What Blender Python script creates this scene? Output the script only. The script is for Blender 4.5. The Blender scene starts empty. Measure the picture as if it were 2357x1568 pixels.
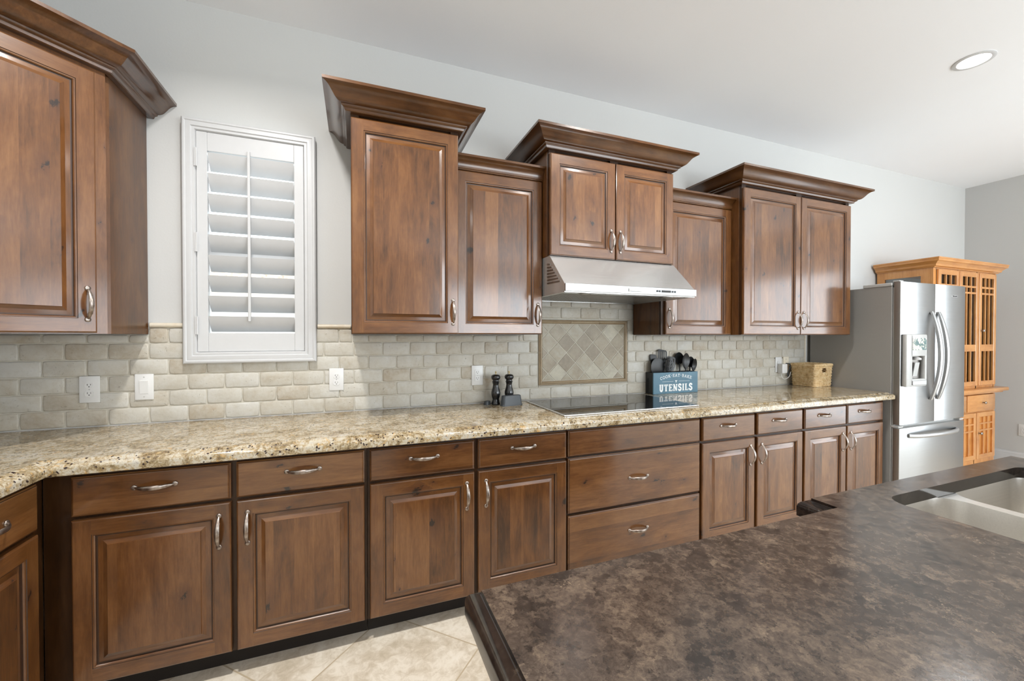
import bpy, bmesh, math, random
from mathutils import Vector, Matrix
random.seed(7)
PI = math.pi
SC = bpy.context.scene
COL = SC.collection

# ------------------------------------------------------------------ camera
cam_d = bpy.data.cameras.new('camera')
cam = bpy.data.objects.new('camera', cam_d)
COL.objects.link(cam)
cam_d.sensor_fit = 'HORIZONTAL'
cam_d.sensor_width = 36.0
cam_d.lens = 938.0 / 2357.0 * 36.0
cam_d.clip_start = 0.05
cam_d.clip_end = 200
cam.location = (0.0, -2.62, 1.41)
cam.rotation_euler = (PI/2 - 0.01053, 0, -0.3655)
SC.camera = cam

# ------------------------------------------------------------------ world, exposure, large lights
SC.view_settings.view_transform = 'Standard'
SC.view_settings.look = 'None'
SC.view_settings.gamma = 1.0
SC.view_settings.exposure = 0.05
SC.view_settings.use_curve_mapping = False
try:
    SC.cycles.use_denoising = True
    SC.cycles.max_bounces = 10
    SC.cycles.diffuse_bounces = 6
    SC.cycles.glossy_bounces = 5
    SC.cycles.sample_clamp_indirect = 6.0
    SC.cycles.caustics_reflective = False
    SC.cycles.caustics_refractive = False
except Exception:
    pass
W = bpy.data.worlds.new('world')
SC.world = W
W.use_nodes = True
bg = W.node_tree.nodes['Background']
bg.inputs[0].default_value = (0.86, 0.94, 1.0, 1)
bg.inputs[1].default_value = 3.2

def area(name, loc, rot, sx, sy, power, color):
    d = bpy.data.lights.new(name, 'AREA')
    d.shape = 'RECTANGLE'; d.size = sx; d.size_y = sy
    d.energy = power; d.color = color
    o = bpy.data.objects.new(name, d); COL.objects.link(o)
    o.location = loc; o.rotation_euler = rot
    return o
# lamps added for daylight at unseen door and rear windows, tilted to fill ceiling
area('daylight_door', (6.75, -3.75, 1.30), (0, PI/2+.12, 0), 2.2, 3.0, 50, (0.90, 0.955, 1.0))
area('daylight_window_fill', (4.1, -6.95, 1.60), (PI/2+.60, 0, 0), 4.5, 2.2, 222, (0.90, 0.955, 1.0))

area('daylight_shutter', (-.5, 1.6, 3.4), (-PI/4, 0, 0), 1.6, 1.2, 90, (0.88, 0.95, 1.0))

# ------------------------------------------------------------------ node helpers
def new_mat(name):
    m = bpy.data.materials.new(name); m.use_nodes = True
    nt = m.node_tree
    b = nt.nodes['Principled BSDF']
    return m, nt, b
class N:
    def __init__(s, nt): s.nt = nt
    def n(s, t, **kw):
        x = s.nt.nodes.new(t)
        for k, v in kw.items(): setattr(x, k, v)
        return x
    def l(s, a, b): s.nt.links.new(a, b)
    def val(s, x, sock):
        if isinstance(x, (int, float)): sock.default_value = x
        elif isinstance(x, tuple):
            sock.default_value = x
        else: s.l(x, sock)
    def math(s, op, a, b=0.0, c=None, clamp=False):
        x = s.n('ShaderNodeMath', operation=op); x.use_clamp = clamp
        s.val(a, x.inputs[0]); s.val(b, x.inputs[1])
        if c is not None: s.val(c, x.inputs[2])
        return x.outputs[0]
    def comb(s, a, b, c):
        x = s.n('ShaderNodeCombineXYZ')
        s.val(a, x.inputs[0]); s.val(b, x.inputs[1]); s.val(c, x.inputs[2])
        return x.outputs[0]
    def sep(s, v):
        x = s.n('ShaderNodeSeparateXYZ'); s.l(v, x.inputs[0]); return x.outputs
    def vmath(s, op, a, b):
        x = s.n('ShaderNodeVectorMath', operation=op)
        s.val(a, x.inputs[0]); s.val(b, x.inputs[1]); return x.outputs[0]
    def noise(s, v, scale, detail=4, rough=0.55, dist=0.0):
        x = s.n('ShaderNodeTexNoise')
        if v is not None: s.l(v, x.inputs['Vector'])
        x.inputs['Scale'].default_value = scale; x.inputs['Detail'].default_value = detail
        x.inputs['Roughness'].default_value = rough; x.inputs['Distortion'].default_value = dist
        return x
    def vor(s, v, scale, feature='F1', dims='3D', rand=1.0):
        x = s.n('ShaderNodeTexVoronoi', feature=feature, voronoi_dimensions=dims)
        if v is not None: s.l(v, x.inputs['Vector'])
        x.inputs['Scale'].default_value = scale; x.inputs['Randomness'].default_value = rand
        return x
    def ramp(s, f, stops, interp='LINEAR'):
        x = s.n('ShaderNodeValToRGB'); r = x.color_ramp; r.interpolation = interp
        while len(r.elements) < len(stops): r.elements.new(0.5)
        for e, (p, c) in zip(r.elements, stops):
            e.position = p; e.color = (c[0], c[1], c[2], 1) if isinstance(c, tuple) else (c, c, c, 1)
        s.val(f, x.inputs[0]); return x.outputs[0]
    def mix(s, f, a, b, mode='MIX'):
        x = s.n('ShaderNodeMix', data_type='RGBA', blend_type=mode)
        s.val(f, x.inputs[0])
        s.val(a if not isinstance(a, tuple) or len(a) == 4 else a + (1,), x.inputs[6])
        s.val(b if not isinstance(b, tuple) or len(b) == 4 else b + (1,), x.inputs[7])
        return x.outputs[2]
    def bump(s, h, strength, dist, b):
        x = s.n('ShaderNodeBump')
        x.inputs['Strength'].default_value = strength; x.inputs['Distance'].default_value = dist
        s.l(h, x.inputs['Height']); s.l(x.outputs[0], b.inputs['Normal']); return x

def plain(name, col, rough=0.5, metal=0.0, spec=0.5, noise=0.04, coat=0.0, scale=30):
    m, nt, b = new_mat(name); g = N(nt)
    tc = g.n('ShaderNodeTexCoord')
    nz = g.noise(tc.outputs['Object'], scale, 3)
    lo = tuple(c*(1-noise) for c in col); hi = tuple(min(1, c*(1+noise)) for c in col)
    g.l(g.ramp(nz.outputs[0], [(0.3, lo), (0.7, hi)]), b.inputs['Base Color'])
    b.inputs['Roughness'].default_value = rough; b.inputs['Metallic'].default_value = metal
    b.inputs['Specular IOR Level'].default_value = spec
    b.inputs['Coat Weight'].default_value = coat
    b.inputs['Coat Roughness'].default_value = 0.1
    return m

def wood(name, axis, stave=False, dark=(.040, .0145, .004), mid=(.126, .0475, .012), light=(.225, .102, .033),
         rough=0.34, knots=True, mult=1.0, stave_w=0.078, coat=0.8):
    m, nt, b = new_mat(name); g = N(nt)
    tc = g.n('ShaderNodeTexCoord'); oi = g.n('ShaderNodeObjectInfo')
    rnd = oi.outputs['Random']
    x, y, z = g.sep(tc.outputs['Object'])
    if axis == 'Z': al, cr, dp = z, x, y
    elif axis == 'X': al, cr, dp = x, z, y
    else: al, cr, dp = y, z, x
    off = g.math('MULTIPLY', rnd, 61.0)
    cr = g.math('ADD', cr, g.math('MULTIPLY', dp, 0.73))
    al = g.math('ADD', al, off)
    tone = 0.0
    if stave:
        cell = g.math('FLOOR', g.math('DIVIDE', g.math('ADD', cr, g.math('MULTIPLY', rnd, 3.0)), stave_w))
        wn = g.n('ShaderNodeTexWhiteNoise', noise_dimensions='2D')
        g.l(g.comb(cell, off, 0.0), wn.inputs['Vector'])
        tone = wn.outputs[0]
        al2 = g.math('ADD', al, g.math('MULTIPLY', tone, 9.0))
    else:
        al2 = al
    v1 = g.comb(cr, dp, g.math('MULTIPLY', al2, 0.11))
    v2 = g.comb(cr, dp, g.math('MULTIPLY', al2, 0.5))
    fine = g.noise(v1, 170, 3, 0.6, 0.3).outputs[0]
    broad = g.noise(v1, 30, 6, 0.62, 0.8).outputs[0]
    blot = g.noise(v2, 7.5, 5, 0.6, 0.6).outputs[0]
    f = g.math('MULTIPLY', fine, 0.20)
    f = g.math('ADD', f, g.math('MULTIPLY', broad, 0.36))
    f = g.math('ADD', f, g.math('MULTIPLY', blot, 0.44))
    if stave:
        f = g.math('ADD', f, g.math('MULTIPLY', g.math('SUBTRACT', tone, 0.5), 0.18))
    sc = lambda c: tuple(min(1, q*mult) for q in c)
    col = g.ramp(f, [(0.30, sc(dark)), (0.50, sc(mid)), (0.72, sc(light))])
    if knots:
        wob = g.noise(v2, 38, 4, 0.7).outputs[0]
        wb = g.math('MULTIPLY', g.math('SUBTRACT', wob, 0.5), 0.09)
        vk = g.comb(g.math('ADD', cr, wb), g.math('MULTIPLY', g.math('ADD', al2, wb), 0.62), 0.0)
        vo = g.vor(vk, 5.0, dims='2D')
        ch = g.sep(vo.outputs['Color'])
        on = g.math('GREATER_THAN', ch[0], 0.30)
        size = g.math('ADD', 0.016, g.math('MULTIPLY', g.math('MULTIPLY', ch[1], ch[1]), 0.062))
        core = g.math('SUBTRACT', 1.0, g.math('DIVIDE', vo.outputs['Distance'], size), clamp=True)
        core = g.math('MULTIPLY', g.math('MULTIPLY', core, 2.2, clamp=True), on)
        halo = g.math('SUBTRACT', 1.0, g.math('DIVIDE', vo.outputs['Distance'], g.math('MULTIPLY', size, 5.5)), clamp=True)
        halo = g.math('MULTIPLY', g.math('MULTIPLY', halo, 0.8), on)
        halo = g.math('MULTIPLY', halo, g.math('ADD', 0.5, broad))
        col = g.mix(halo, col, sc((.075, .028, .011)))
        col = g.mix(core, col, sc((.018, .010, .007)))
    g.l(col, b.inputs['Base Color'])
    g.l(g.math('ADD', rough - 0.06, g.math('MULTIPLY', broad, 0.12)), b.inputs['Roughness'])
    b.inputs['Coat Weight'].default_value = coat; b.inputs['Coat Roughness'].default_value = 0.14; b.inputs['Coat IOR'].default_value = 1.62
    b.inputs['Specular IOR Level'].default_value = 0.3
    g.bump(fine, 0.05, 0.002, b)
    return m

M = {}
M['wv'] = wood('alder_vertical', 'Z')
M['wh'] = wood('alder_horizontal', 'X')
M['wd'] = wood('alder_depth', 'Y', knots=False)
M['wvs'] = wood('alder_panel_staves', 'Z', True)
M['whs'] = wood('alder_drawer_staves', 'X', True, stave_w=0.085)
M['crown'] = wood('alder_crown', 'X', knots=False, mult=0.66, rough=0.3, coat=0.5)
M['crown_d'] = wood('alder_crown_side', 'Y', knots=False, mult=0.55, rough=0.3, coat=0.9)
M['wvc'] = wood('alder_side_shaded', 'Z', mult=0.75, coat=0.3)  # darker alder copy, shade of the wall cabinet sides put into the colour
M['frame'] = wood('alder_frame_gap_shade', 'Z', knots=False, mult=0.25, coat=0.1)  # alder colour darkened so the gaps between doors read as shaded
M['glaze'] = plain('dark_glaze', (.040, .018, .009), 0.35)
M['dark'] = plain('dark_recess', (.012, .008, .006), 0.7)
M['hutchback'] = plain('backing_reflection_grey', (.36, .35, .34), 0.3)  # flat grey painted for the reflections in the hutch panes
OAK = dict(dark=(.36, .13, .028), mid=(.56, .245, .065), light=(.70, .36, .12), knots=False, rough=0.4)
M['ov'] = wood('honey_oak_vertical', 'Z', **OAK)
M['oh'] = wood('honey_oak_horizontal', 'X', **OAK)
M['od'] = wood('honey_oak_depth', 'Y', **OAK)
M['white'] = plain('white_satin_paint', (.57, .575, .58), 0.35, noise=0.01)
M['plate'] = plain('white_plastic', (.70, .70, .69), 0.3, noise=0.01)
M['beige'] = plain('almond_plastic', (.70, .64, .52), 0.4, noise=0.02)
M['slot'] = plain('slot_black', (.02, .02, .02), 0.6)
M['black'] = plain('black_lacquer', (.012, .012, .013), 0.22, coat=0.3)
M['nylon'] = plain('black_nylon', (.014, .015, .016), 0.38)
M['rubber'] = plain('charcoal_rubber', (.030, .036, .042), 0.4)
M['blue'] = plain('slate_blue_paint', (.075, .17, .235), 0.45, noise=0.12, scale=12)
M['ink'] = plain('white_print', (.82, .84, .84), 0.6)
M['brass'] = plain('brass', (.62, .48, .22), 0.3, 1.0)
M['chrome'] = plain('chrome', (.75, .75, .75), 0.12, 1.0)
M['glassblack'] = plain('ceramic_glass_black', (.008, .008, .009), 0.03, spec=0.9)
M['greyplastic'] = plain('grey_plastic', (.45, .45, .44), 0.4)
M['cablewhite'] = plain('white_cable', (.75, .75, .73), 0.4)
M['cableblue'] = plain('dark_blue_cable', (.03, .06, .10), 0.4)

def pewter():
    m, nt, b = new_mat('antique_pewter'); g = N(nt)
    tc = g.n('ShaderNodeTexCoord')
    nz = g.noise(tc.outputs['Object'], 60, 3)
    g.l(g.ramp(nz.outputs[0], [(0.35, (.26, .21, .18)), (0.65, (.46, .41, .37))]), b.inputs['Base Color'])
    b.inputs['Metallic'].default_value = 1; b.inputs['Roughness'].default_value = 0.33
    return m
M['pewter'] = pewter()

def steel(name, col, rough, axis='Z', streak=0.06, metal=1.0):
    m, nt, b = new_mat(name); g = N(nt)
    tc = g.n('ShaderNodeTexCoord')
    x, y, z = g.sep(tc.outputs['Object'])
    v = g.comb(g.math('MULTIPLY', x, 1.0 if axis != 'X' else 0.01), g.math('MULTIPLY', y, 1.0), g.math('MULTIPLY', z, 1.0 if axis != 'Z' else 0.01))
    nz = g.noise(v, 260, 2, 0.5).outputs[0]
    cl = g.noise(tc.outputs['Object'], 3, 2).outputs[0]
    f = g.math('ADD', g.math('MULTIPLY', nz, .5), g.math('MULTIPLY', cl, .5))
    g.l(g.ramp(f, [(0.3, tuple(c*(1-streak) for c in col)), (0.7, tuple(min(1, c*(1+streak)) for c in col))]), b.inputs['Base Color'])
    g.l(g.math('ADD', rough-0.04, g.math('MULTIPLY', nz, 0.08)), b.inputs['Roughness'])
    b.inputs['Metallic'].default_value = metal
    return m
M['steel'] = steel('brushed_steel', (.58, .58, .57), 0.25, 'X', metal=.75)
M['steelv'] = steel('brushed_steel_upright', (.50, .51, .515), 0.30, 'X')
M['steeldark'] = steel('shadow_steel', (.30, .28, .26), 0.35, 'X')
M['sinksteel'] = steel('sink_steel', (.74, .71, .66), 0.33, 'X', metal=.9)
M['fridge_side'] = plain('grey_textured_cabinet_steel', (.27, .262, .248), 0.5, 0.0, noise=0.03, scale=300)
M['satin'] = plain('satin_handle_metal', (.50, .50, .50), 0.34, 0.85)

def paint(name, col, bump=0.02):
    m, nt, b = new_mat(name); g = N(nt)
    tc = g.n('ShaderNodeTexCoord')
    nz = g.noise(tc.outputs['Object'], 90, 4)
    big = g.noise(tc.outputs['Object'], 1.3, 2)
    g.l(g.ramp(big.outputs[0], [(0.3, tuple(c*.985 for c in col)), (0.7, col)]), b.inputs['Base Color'])
    b.inputs['Roughness'].default_value = 0.75
    g.bump(nz.outputs[0], bump, 0.003, b)
    return m
M['wall'] = paint('warm_grey_wall_paint', (.585, .59, .58), 0.12)
M['wallr'] = paint('grey_wall_paint', (.53, .53, .52), 0.12)
M['ceil'] = paint('white_ceiling_paint', (.89, .905, .93), 0.10)

def travertine(name, cols, pit=0.5, isl=0.5, rough=0.55):
    m, nt, b = new_mat(name); g = N(nt)
    tc = g.n('ShaderNodeTexCoord'); geo = g.n('ShaderNodeNewGeometry')
    ri = geo.outputs['Random Per Island']
    v = g.vmath('ADD', tc.outputs['Object'], g.comb(g.math('MULTIPLY', ri, 17.0), 0.0, g.math('MULTIPLY', ri, 31.0)))
    n1 = g.noise(v, 9, 5, 0.6, 0.5).outputs[0]
    n2 = g.noise(v, 55, 4, 0.6).outputs[0]
    f = g.math('ADD', g.math('MULTIPLY', g.math('SUBTRACT', ri, 0.5), isl), g.math('ADD', g.math('MULTIPLY', n1, 0.7), g.math('MULTIPLY', n2, 0.3)))
    col = g.ramp(f, [(p, c) for p, c in zip((0.22, 0.42, 0.6, 0.8), cols)])
    pv = g.noise(v, 75, 5, 0.7, 1.2).outputs[0]
    pm = g.ramp(pv, [(0.62, 0.0), (0.70, 1.0)])
    col = g.mix(g.math('MULTIPLY', pm, pit*0.55), col, tuple(c*0.55 for c in cols[0]))
    g.l(col, b.inputs['Base Color'])
    b.inputs['Roughness'].default_value = rough
    h = g.math('SUBTRACT', g.math('MULTIPLY', n2, 0.6), g.math('MULTIPLY', pm, 1.0))
    g.bump(h, 0.45*pit+0.1, 0.004, b)
    return m
M['tile'] = travertine('tumbled_travertine', [(.39, .325, .24), (.475, .44, .37), (.53, .51, .455), (.575, .565, .53)], 0.9, 0.27)
M['niche'] = travertine('honed_noce_travertine', [(.20, .155, .095), (.29, .24, .16), (.35, .315, .235), (.45, .41, .31)], 0.35, 0.5, 0.4)
M['liner'] = travertine('tan_stone_liner', [(.22, .15, .08), (.30, .22, .13), (.36, .28, .18), (.42, .34, .23)], 0.2, 0.3, 0.4)
M['rail'] = travertine('cream_stone_pencil_rail', [(.50, .40, .27), (.60, .51, .38), (.66, .60, .49), (.70, .66, .58)], 0.3, 0.3, 0.4)
M['grout'] = plain('cream_grout', (.53, .50, .43), 0.85, noise=0.05, scale=120)

def floor_mat():
    m, nt, b = new_mat('travertine_floor_tile'); g = N(nt)
    tc = g.n('ShaderNodeTexCoord')
    x, y, z = g.sep(tc.outputs['Object'])
    P = 0.5375
    u = g.math('DIVIDE', g.math('DIVIDE', g.math('ADD', g.math('SUBTRACT', y, x), 0.612), 1.41421), P)
    w = g.math('DIVIDE', g.math('DIVIDE', g.math('ADD', g.math('ADD', y, x), 0.336), 1.41421), P)
    def edge(a):
        fr = g.math('FRACT', g.math('ADD', a, 100.0))
        return g.math('SUBTRACT', 0.5, g.math('ABSOLUTE', g.math('SUBTRACT', fr, 0.5)))
    e = g.math('MINIMUM', edge(u), edge(w))
    wn = g.n('ShaderNodeTexWhiteNoise', noise_dimensions='2D')
    g.l(g.comb(g.math('FLOOR', g.math('ADD', u, 100.0)), g.math('FLOOR', g.math('ADD', w, 100.0)), 0.0), wn.inputs['Vector'])
    v = g.vmath('ADD', tc.outputs['Object'], g.comb(g.math('MULTIPLY', wn.outputs[0], 13.0), 0.0, 0.0))
    n1 = g.noise(v, 3.5, 6, 0.62, 0.8).outputs[0]
    n2 = g.noise(v, 22, 6, 0.7, 1.0).outputs[0]
    f = g.math('ADD', g.math('MULTIPLY', n1, 0.6), g.math('MULTIPLY', n2, 0.4))
    col = g.ramp(f, [(0.3, (.37, .31, .22)), (0.44, (.53, .46, .36)), (0.54, (.68, .62, .52)), (0.70, (.75, .71, .63))])
    j = g.math('GREATER_THAN', e, 0.006)
    col = g.mix(j, (.44, .36, .25), col)
    g.l(col, b.inputs['Base Color'])
    b.inputs['Roughness'].default_value = 0.42
    g.bump(g.math('ADD', g.math('MULTIPLY', j, 1.0), g.math('MULTIPLY', n2, 0.15)), 0.4, 0.003, b)
    return m
M['floor'] = floor_mat()

def granite_gold():
    m, nt, b = new_mat('cream_gold_granite'); g = N(nt)
    tc = g.n('ShaderNodeTexCoord'); o = tc.outputs['Object']
    big = g.noise(o, 13, 5, 0.6, 1.0).outputs[0]
    med = g.noise(o, 75, 5, 0.65, 0.8).outputs[0]
    f = g.math('ADD', g.math('MULTIPLY', big, 0.45), g.math('MULTIPLY', med, 0.55))
    col = g.ramp(f, [(0.36, (.11, .075, .04)), (0.43, (.225, .165, .085)), (0.49, (.34, .27, .165)), (0.55, (.46, .41, .315)), (0.62, (.45, .42, .36)), (0.70, (.24, .215, .18))])
    gold = g.noise(o, 30, 4, 0.6, 1.5).outputs[0]
    col = g.mix(g.ramp(gold, [(0.58, 0.0), (0.68, 0.55)]), col, (.56, .33, .10))
    vo = g.vor(g.vmath('ADD', o, g.comb(g.math('MULTIPLY', med, 0.02), 0.0, g.math('MULTIPLY', big, 0.02))), 95)
    ch = g.sep(vo.outputs['Color'])
    sp = g.math('MULTIPLY', g.math('LESS_THAN', g.math('ADD', vo.outputs['Distance'], g.math('MULTIPLY', med, 0.5)), 0.62), g.math('GREATER_THAN', ch[0], 0.74))
    dn = g.math('MULTIPLY', g.math('GREATER_THAN', g.noise(o, 150, 3, 0.6, 0.5).outputs[0], 0.63), 0.7)
    col = g.mix(dn, col, (.16, .10, .06))
    col = g.mix(g.math('MULTIPLY', sp, g.math('GREATER_THAN', g.noise(o, 11, 3, .5).outputs[0], 0.47)), col, (.035, .022, .02))
    g.l(col, b.inputs['Base Color'])
    b.inputs['Roughness'].default_value = 0.07
    b.inputs['Specular IOR Level'].default_value = 0.6
    return m
M['granite'] = granite_gold()

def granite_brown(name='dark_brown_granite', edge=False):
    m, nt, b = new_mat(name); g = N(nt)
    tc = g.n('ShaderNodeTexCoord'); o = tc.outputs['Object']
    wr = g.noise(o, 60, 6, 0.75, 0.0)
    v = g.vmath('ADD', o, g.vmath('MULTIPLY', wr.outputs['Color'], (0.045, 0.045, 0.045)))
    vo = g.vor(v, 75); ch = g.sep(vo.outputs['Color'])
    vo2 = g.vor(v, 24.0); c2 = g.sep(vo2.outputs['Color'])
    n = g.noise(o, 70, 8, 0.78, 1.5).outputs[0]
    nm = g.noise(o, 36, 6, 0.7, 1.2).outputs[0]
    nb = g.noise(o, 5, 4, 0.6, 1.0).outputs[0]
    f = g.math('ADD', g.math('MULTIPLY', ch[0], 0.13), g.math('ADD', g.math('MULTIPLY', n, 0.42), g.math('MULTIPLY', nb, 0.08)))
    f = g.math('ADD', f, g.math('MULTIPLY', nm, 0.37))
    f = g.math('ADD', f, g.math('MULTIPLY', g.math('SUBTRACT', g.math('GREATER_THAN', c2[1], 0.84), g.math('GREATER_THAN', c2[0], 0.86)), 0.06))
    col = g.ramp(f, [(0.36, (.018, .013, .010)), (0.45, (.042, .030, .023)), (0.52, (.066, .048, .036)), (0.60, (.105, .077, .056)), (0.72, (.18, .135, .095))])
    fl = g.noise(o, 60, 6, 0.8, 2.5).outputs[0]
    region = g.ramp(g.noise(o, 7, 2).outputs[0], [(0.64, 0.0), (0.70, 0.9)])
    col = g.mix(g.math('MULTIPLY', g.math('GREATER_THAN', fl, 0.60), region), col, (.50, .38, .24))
    if edge: col = g.mix(0.72, col, (.004, .004, .005))  # near-black mixed in for the dark cabinets reflected in the edge
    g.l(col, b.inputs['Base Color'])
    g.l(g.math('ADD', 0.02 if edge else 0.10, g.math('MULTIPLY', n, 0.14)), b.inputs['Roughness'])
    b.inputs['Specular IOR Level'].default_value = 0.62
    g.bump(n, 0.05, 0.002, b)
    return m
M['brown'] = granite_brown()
M['brown_edge'] = granite_brown('polished_edge_dark_reflection', True)

def wicker():
    m, nt, b = new_mat('seagrass_weave'); g = N(nt)
    tc = g.n('ShaderNodeTexCoord'); o = tc.outputs['Object']
    x, y, z = g.sep(o)
    n1 = g.noise(o, 45, 4, 0.6).outputs[0]
    st = g.noise(g.comb(g.math('ADD', x, y), g.math('MULTIPLY', z, 3.0), 0.0), 130, 3).outputs[0]
    f = g.math('ADD', g.math('MULTIPLY', n1, 0.6), g.math('MULTIPLY', st, 0.4))
    g.l(g.ramp(f, [(0.3, (.30, .17, .06)), (0.47, (.66, .46, .23)), (0.66, (.84, .70, .46))]), b.inputs['Base Color'])
    b.inputs['Roughness'].default_value = 0.6
    g.bump(st, 0.4, 0.003, b)
    return m
M['wicker'] = wicker()
def glass(name, tint=(1, 1, 1), rough=0.0, mixf=0.9):
    m, nt, b = new_mat(name); g = N(nt)
    out = nt.nodes['Material Output']
    tr = g.n('ShaderNodeBsdfTransparent'); tr.inputs[0].default_value = (*tint, 1)
    gl = g.n('ShaderNodeBsdfGlossy'); gl.inputs['Roughness'].default_value = 0.02
    fr = g.n('ShaderNodeFresnel'); fr.inputs[0].default_value = 1.5
    mx = g.n('ShaderNodeMixShader')
    g.l(fr.outputs[0], mx.inputs[0]); g.l(tr.outputs[0], mx.inputs[1]); g.l(gl.outputs[0], mx.inputs[2])
    g.l(mx.outputs[0], out.inputs[0])
    return m
M['glass'] = glass('clear_glass', (.96, .98, .98))
def emit(name, col, s):
    m, nt, b = new_mat(name)
    b.inputs['Base Color'].default_value = (1, 1, 1, 1)
    b.inputs['Emission Color'].default_value = (*col, 1); b.inputs['Emission Strength'].default_value = s
    return m
M['bulb'] = emit('lamp_lens', (1.0, .97, .92), 9.0)
M['roof'] = plain('terracotta_roof', (.72, .58, .48), 0.8, noise=0.2, scale=9)
M['stucco'] = plain('pale_stucco', (.75, .70, .62), 0.9, noise=0.05)

# ------------------------------------------------------------------ mesh helpers
class MB:
    def __init__(s): s.v = []; s.f = []; s.m = []
    def add(s, vs, fs, mat=0):
        k = len(s.v); s.v += [tuple(p) for p in vs]
        for i, f in enumerate(fs):
            s.f.append(tuple(k+q for q in f)); s.m.append(mat[i] if isinstance(mat, list) else mat)
        return s
    def box(s, x0, x1, y0, y1, z0, z1, mat=0, b=0.0, seg=1):
        if x1 < x0: x0, x1 = x1, x0
        if y1 < y0: y0, y1 = y1, y0
        if z1 < z0: z0, z1 = z1, z0
        if b <= 0:
            vs = [(x, y, z) for x in (x0, x1) for y in (y0, y1) for z in (z0, z1)]
            return s.add(vs, [(0,1,3,2),(4,6,7,5),(0,4,5,1),(2,3,7,6),(0,2,6,4),(1,5,7,3)], mat)
        bm = bmesh.new()
        r = bmesh.ops.create_cube(bm, size=1)
        for v in bm.verts:
            v.co = Vector(((x0+x1)/2+v.co.x*(x1-x0), (y0+y1)/2+v.co.y*(y1-y0), (z0+z1)/2+v.co.z*(z1-z0)))
        b = min(b, .45*min(x1-x0, y1-y0, z1-z0))
        bmesh.ops.bevel(bm, geom=bm.edges[:], offset=b, segments=seg, affect='EDGES', profile=0.5)
        s.bm(bm, mat); return s
    def bm(s, bm, mat=0, mtx=None):
        bm.verts.index_update()
        k = len(s.v)
        for v in bm.verts: s.v.append(tuple((mtx @ v.co) if mtx else v.co))
        for f in bm.faces: s.f.append(tuple(k+v.index for v in f.verts)); s.m.append(mat)
        bm.free(); return s
    def prism(s, poly, axis, a, c, mat=0):
        n = len(poly)
        def mk(p, q):
            if axis == 'x': return (q, p[0], p[1])
            if axis == 'y': return (p[0], q, p[1])
            return (p[0], p[1], q)
        vs = [mk(p, a) for p in poly] + [mk(p, c) for p in poly]
        fs = [tuple(range(n))[::-1], tuple(range(n, 2*n))] + [(i, (i+1) % n, n+(i+1) % n, n+i) for i in range(n)]
        return s.add(vs, fs, mat)
    def tube(s, pts, r, sides=8, mat=0, closed=False, caps=True, squash=None):
        pts = [Vector(p) for p in pts]; n = len(pts)
        rs = r if isinstance(r, (list, tuple)) else [r]*n
        up = None; k = len(s.v); 
        for i, p in enumerate(pts):
            if closed: t = (pts[(i+1) % n]-pts[i-1])
            else: t = pts[min(i+1, n-1)]-pts[max(i-1, 0)]
            t.normalize()
            if up is None:
                up = Vector((0, 0, 1)) if abs(t.z) < .9 else Vector((0, 1, 0))
            a = t.cross(up)
            if a.length < 1e-5: a = t.cross(Vector((1, 0, 0)))
            a.normalize(); u = a.cross(t).normalized(); up = u
            rr = rs[i]
            ra, ru = (rr if isinstance(rr, tuple) else (rr, rr))
            for j in range(sides):
                an = 2*PI*j/sides
                s.v.append(tuple(p + a*math.cos(an)*ra + u*math.sin(an)*ru))
        m = n if closed else n-1
        for i in range(m):
            for j in range(sides):
                a0 = k+i*sides+j; a1 = k+i*sides+(j+1) % sides
                b0 = k+((i+1) % n)*sides+j; b1 = k+((i+1) % n)*sides+(j+1) % sides
                s.f.append((a0, b0, b1, a1)); s.m.append(mat)
        if caps and not closed:
            s.f.append(tuple(k+j for j in range(sides))); s.m.append(mat)
            s.f.append(tuple(k+(n-1)*sides+j for j in range(sides))[::-1]); s.m.append(mat)
        return s
    def lathe(s, prof, c, sides=24, mat=0, axis='z', caps=True):
        k = len(s.v)
        for (r, h) in prof:
            for j in range(sides):
                an = 2*PI*j/sides
                x, y = r*math.cos(an), r*math.sin(an)
                if axis == 'z': p = (c[0]+x, c[1]+y, c[2]+h)
                elif axis == 'y': p = (c[0]+x, c[1]-h, c[2]+y)
                else: p = (c[0]+h, c[1]+x, c[2]+y)
                s.v.append(p)
        for i in range(len(prof)-1):
            for j in range(sides):
                q = (k+i*sides+j, k+i*sides+(j+1) % sides, k+(i+1)*sides+(j+1) % sides, k+(i+1)*sides+j)
                s.f.append(q); s.m.append(mat)
        if caps:
            s.f.append(tuple(k+j for j in range(sides))[::-1]); s.m.append(mat)
            s.f.append(tuple(k+(len(prof)-1)*sides+j for j in range(sides))); s.m.append(mat)
        return s
    def sweep(s, path, prof, mats=0, closed=False, caps=True):
        """path: plan polyline, outward on its right; prof: (outset, z)"""
        n = len(path); P = [Vector(p) for p in path]; mit = []
        for i in range(n):
            d0 = (P[i]-P[i-1]) if (i > 0 or closed) else None
            d1 = (P[(i+1) % n]-P[i]) if (i < n-1 or closed) else None
            if d0 is None: d0 = d1
            if d1 is None: d1 = d0
            d0 = d0.normalized(); d1 = d1.normalized()
            n0 = Vector((d0.y, -d0.x)); n1 = Vector((d1.y, -d1.x))
            mm = (n0+n1); mm = mm / max(1e-6, mm.dot(n0)); mit.append(mm)
        k = len(s.v); q = len(prof)
        for i in range(n):
            for (o, z) in prof:
                p = P[i]+mit[i]*o; s.v.append((p.x, p.y, z))
        for i in range(n if closed else n-1):
            mt = mats[i] if isinstance(mats, list) else mats
            for j in range(q-1):
                a = k+i*q+j; b = k+((i+1) % n)*q+j
                s.f.append((a, b, b+1, a+1)); s.m.append(mt)
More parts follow.
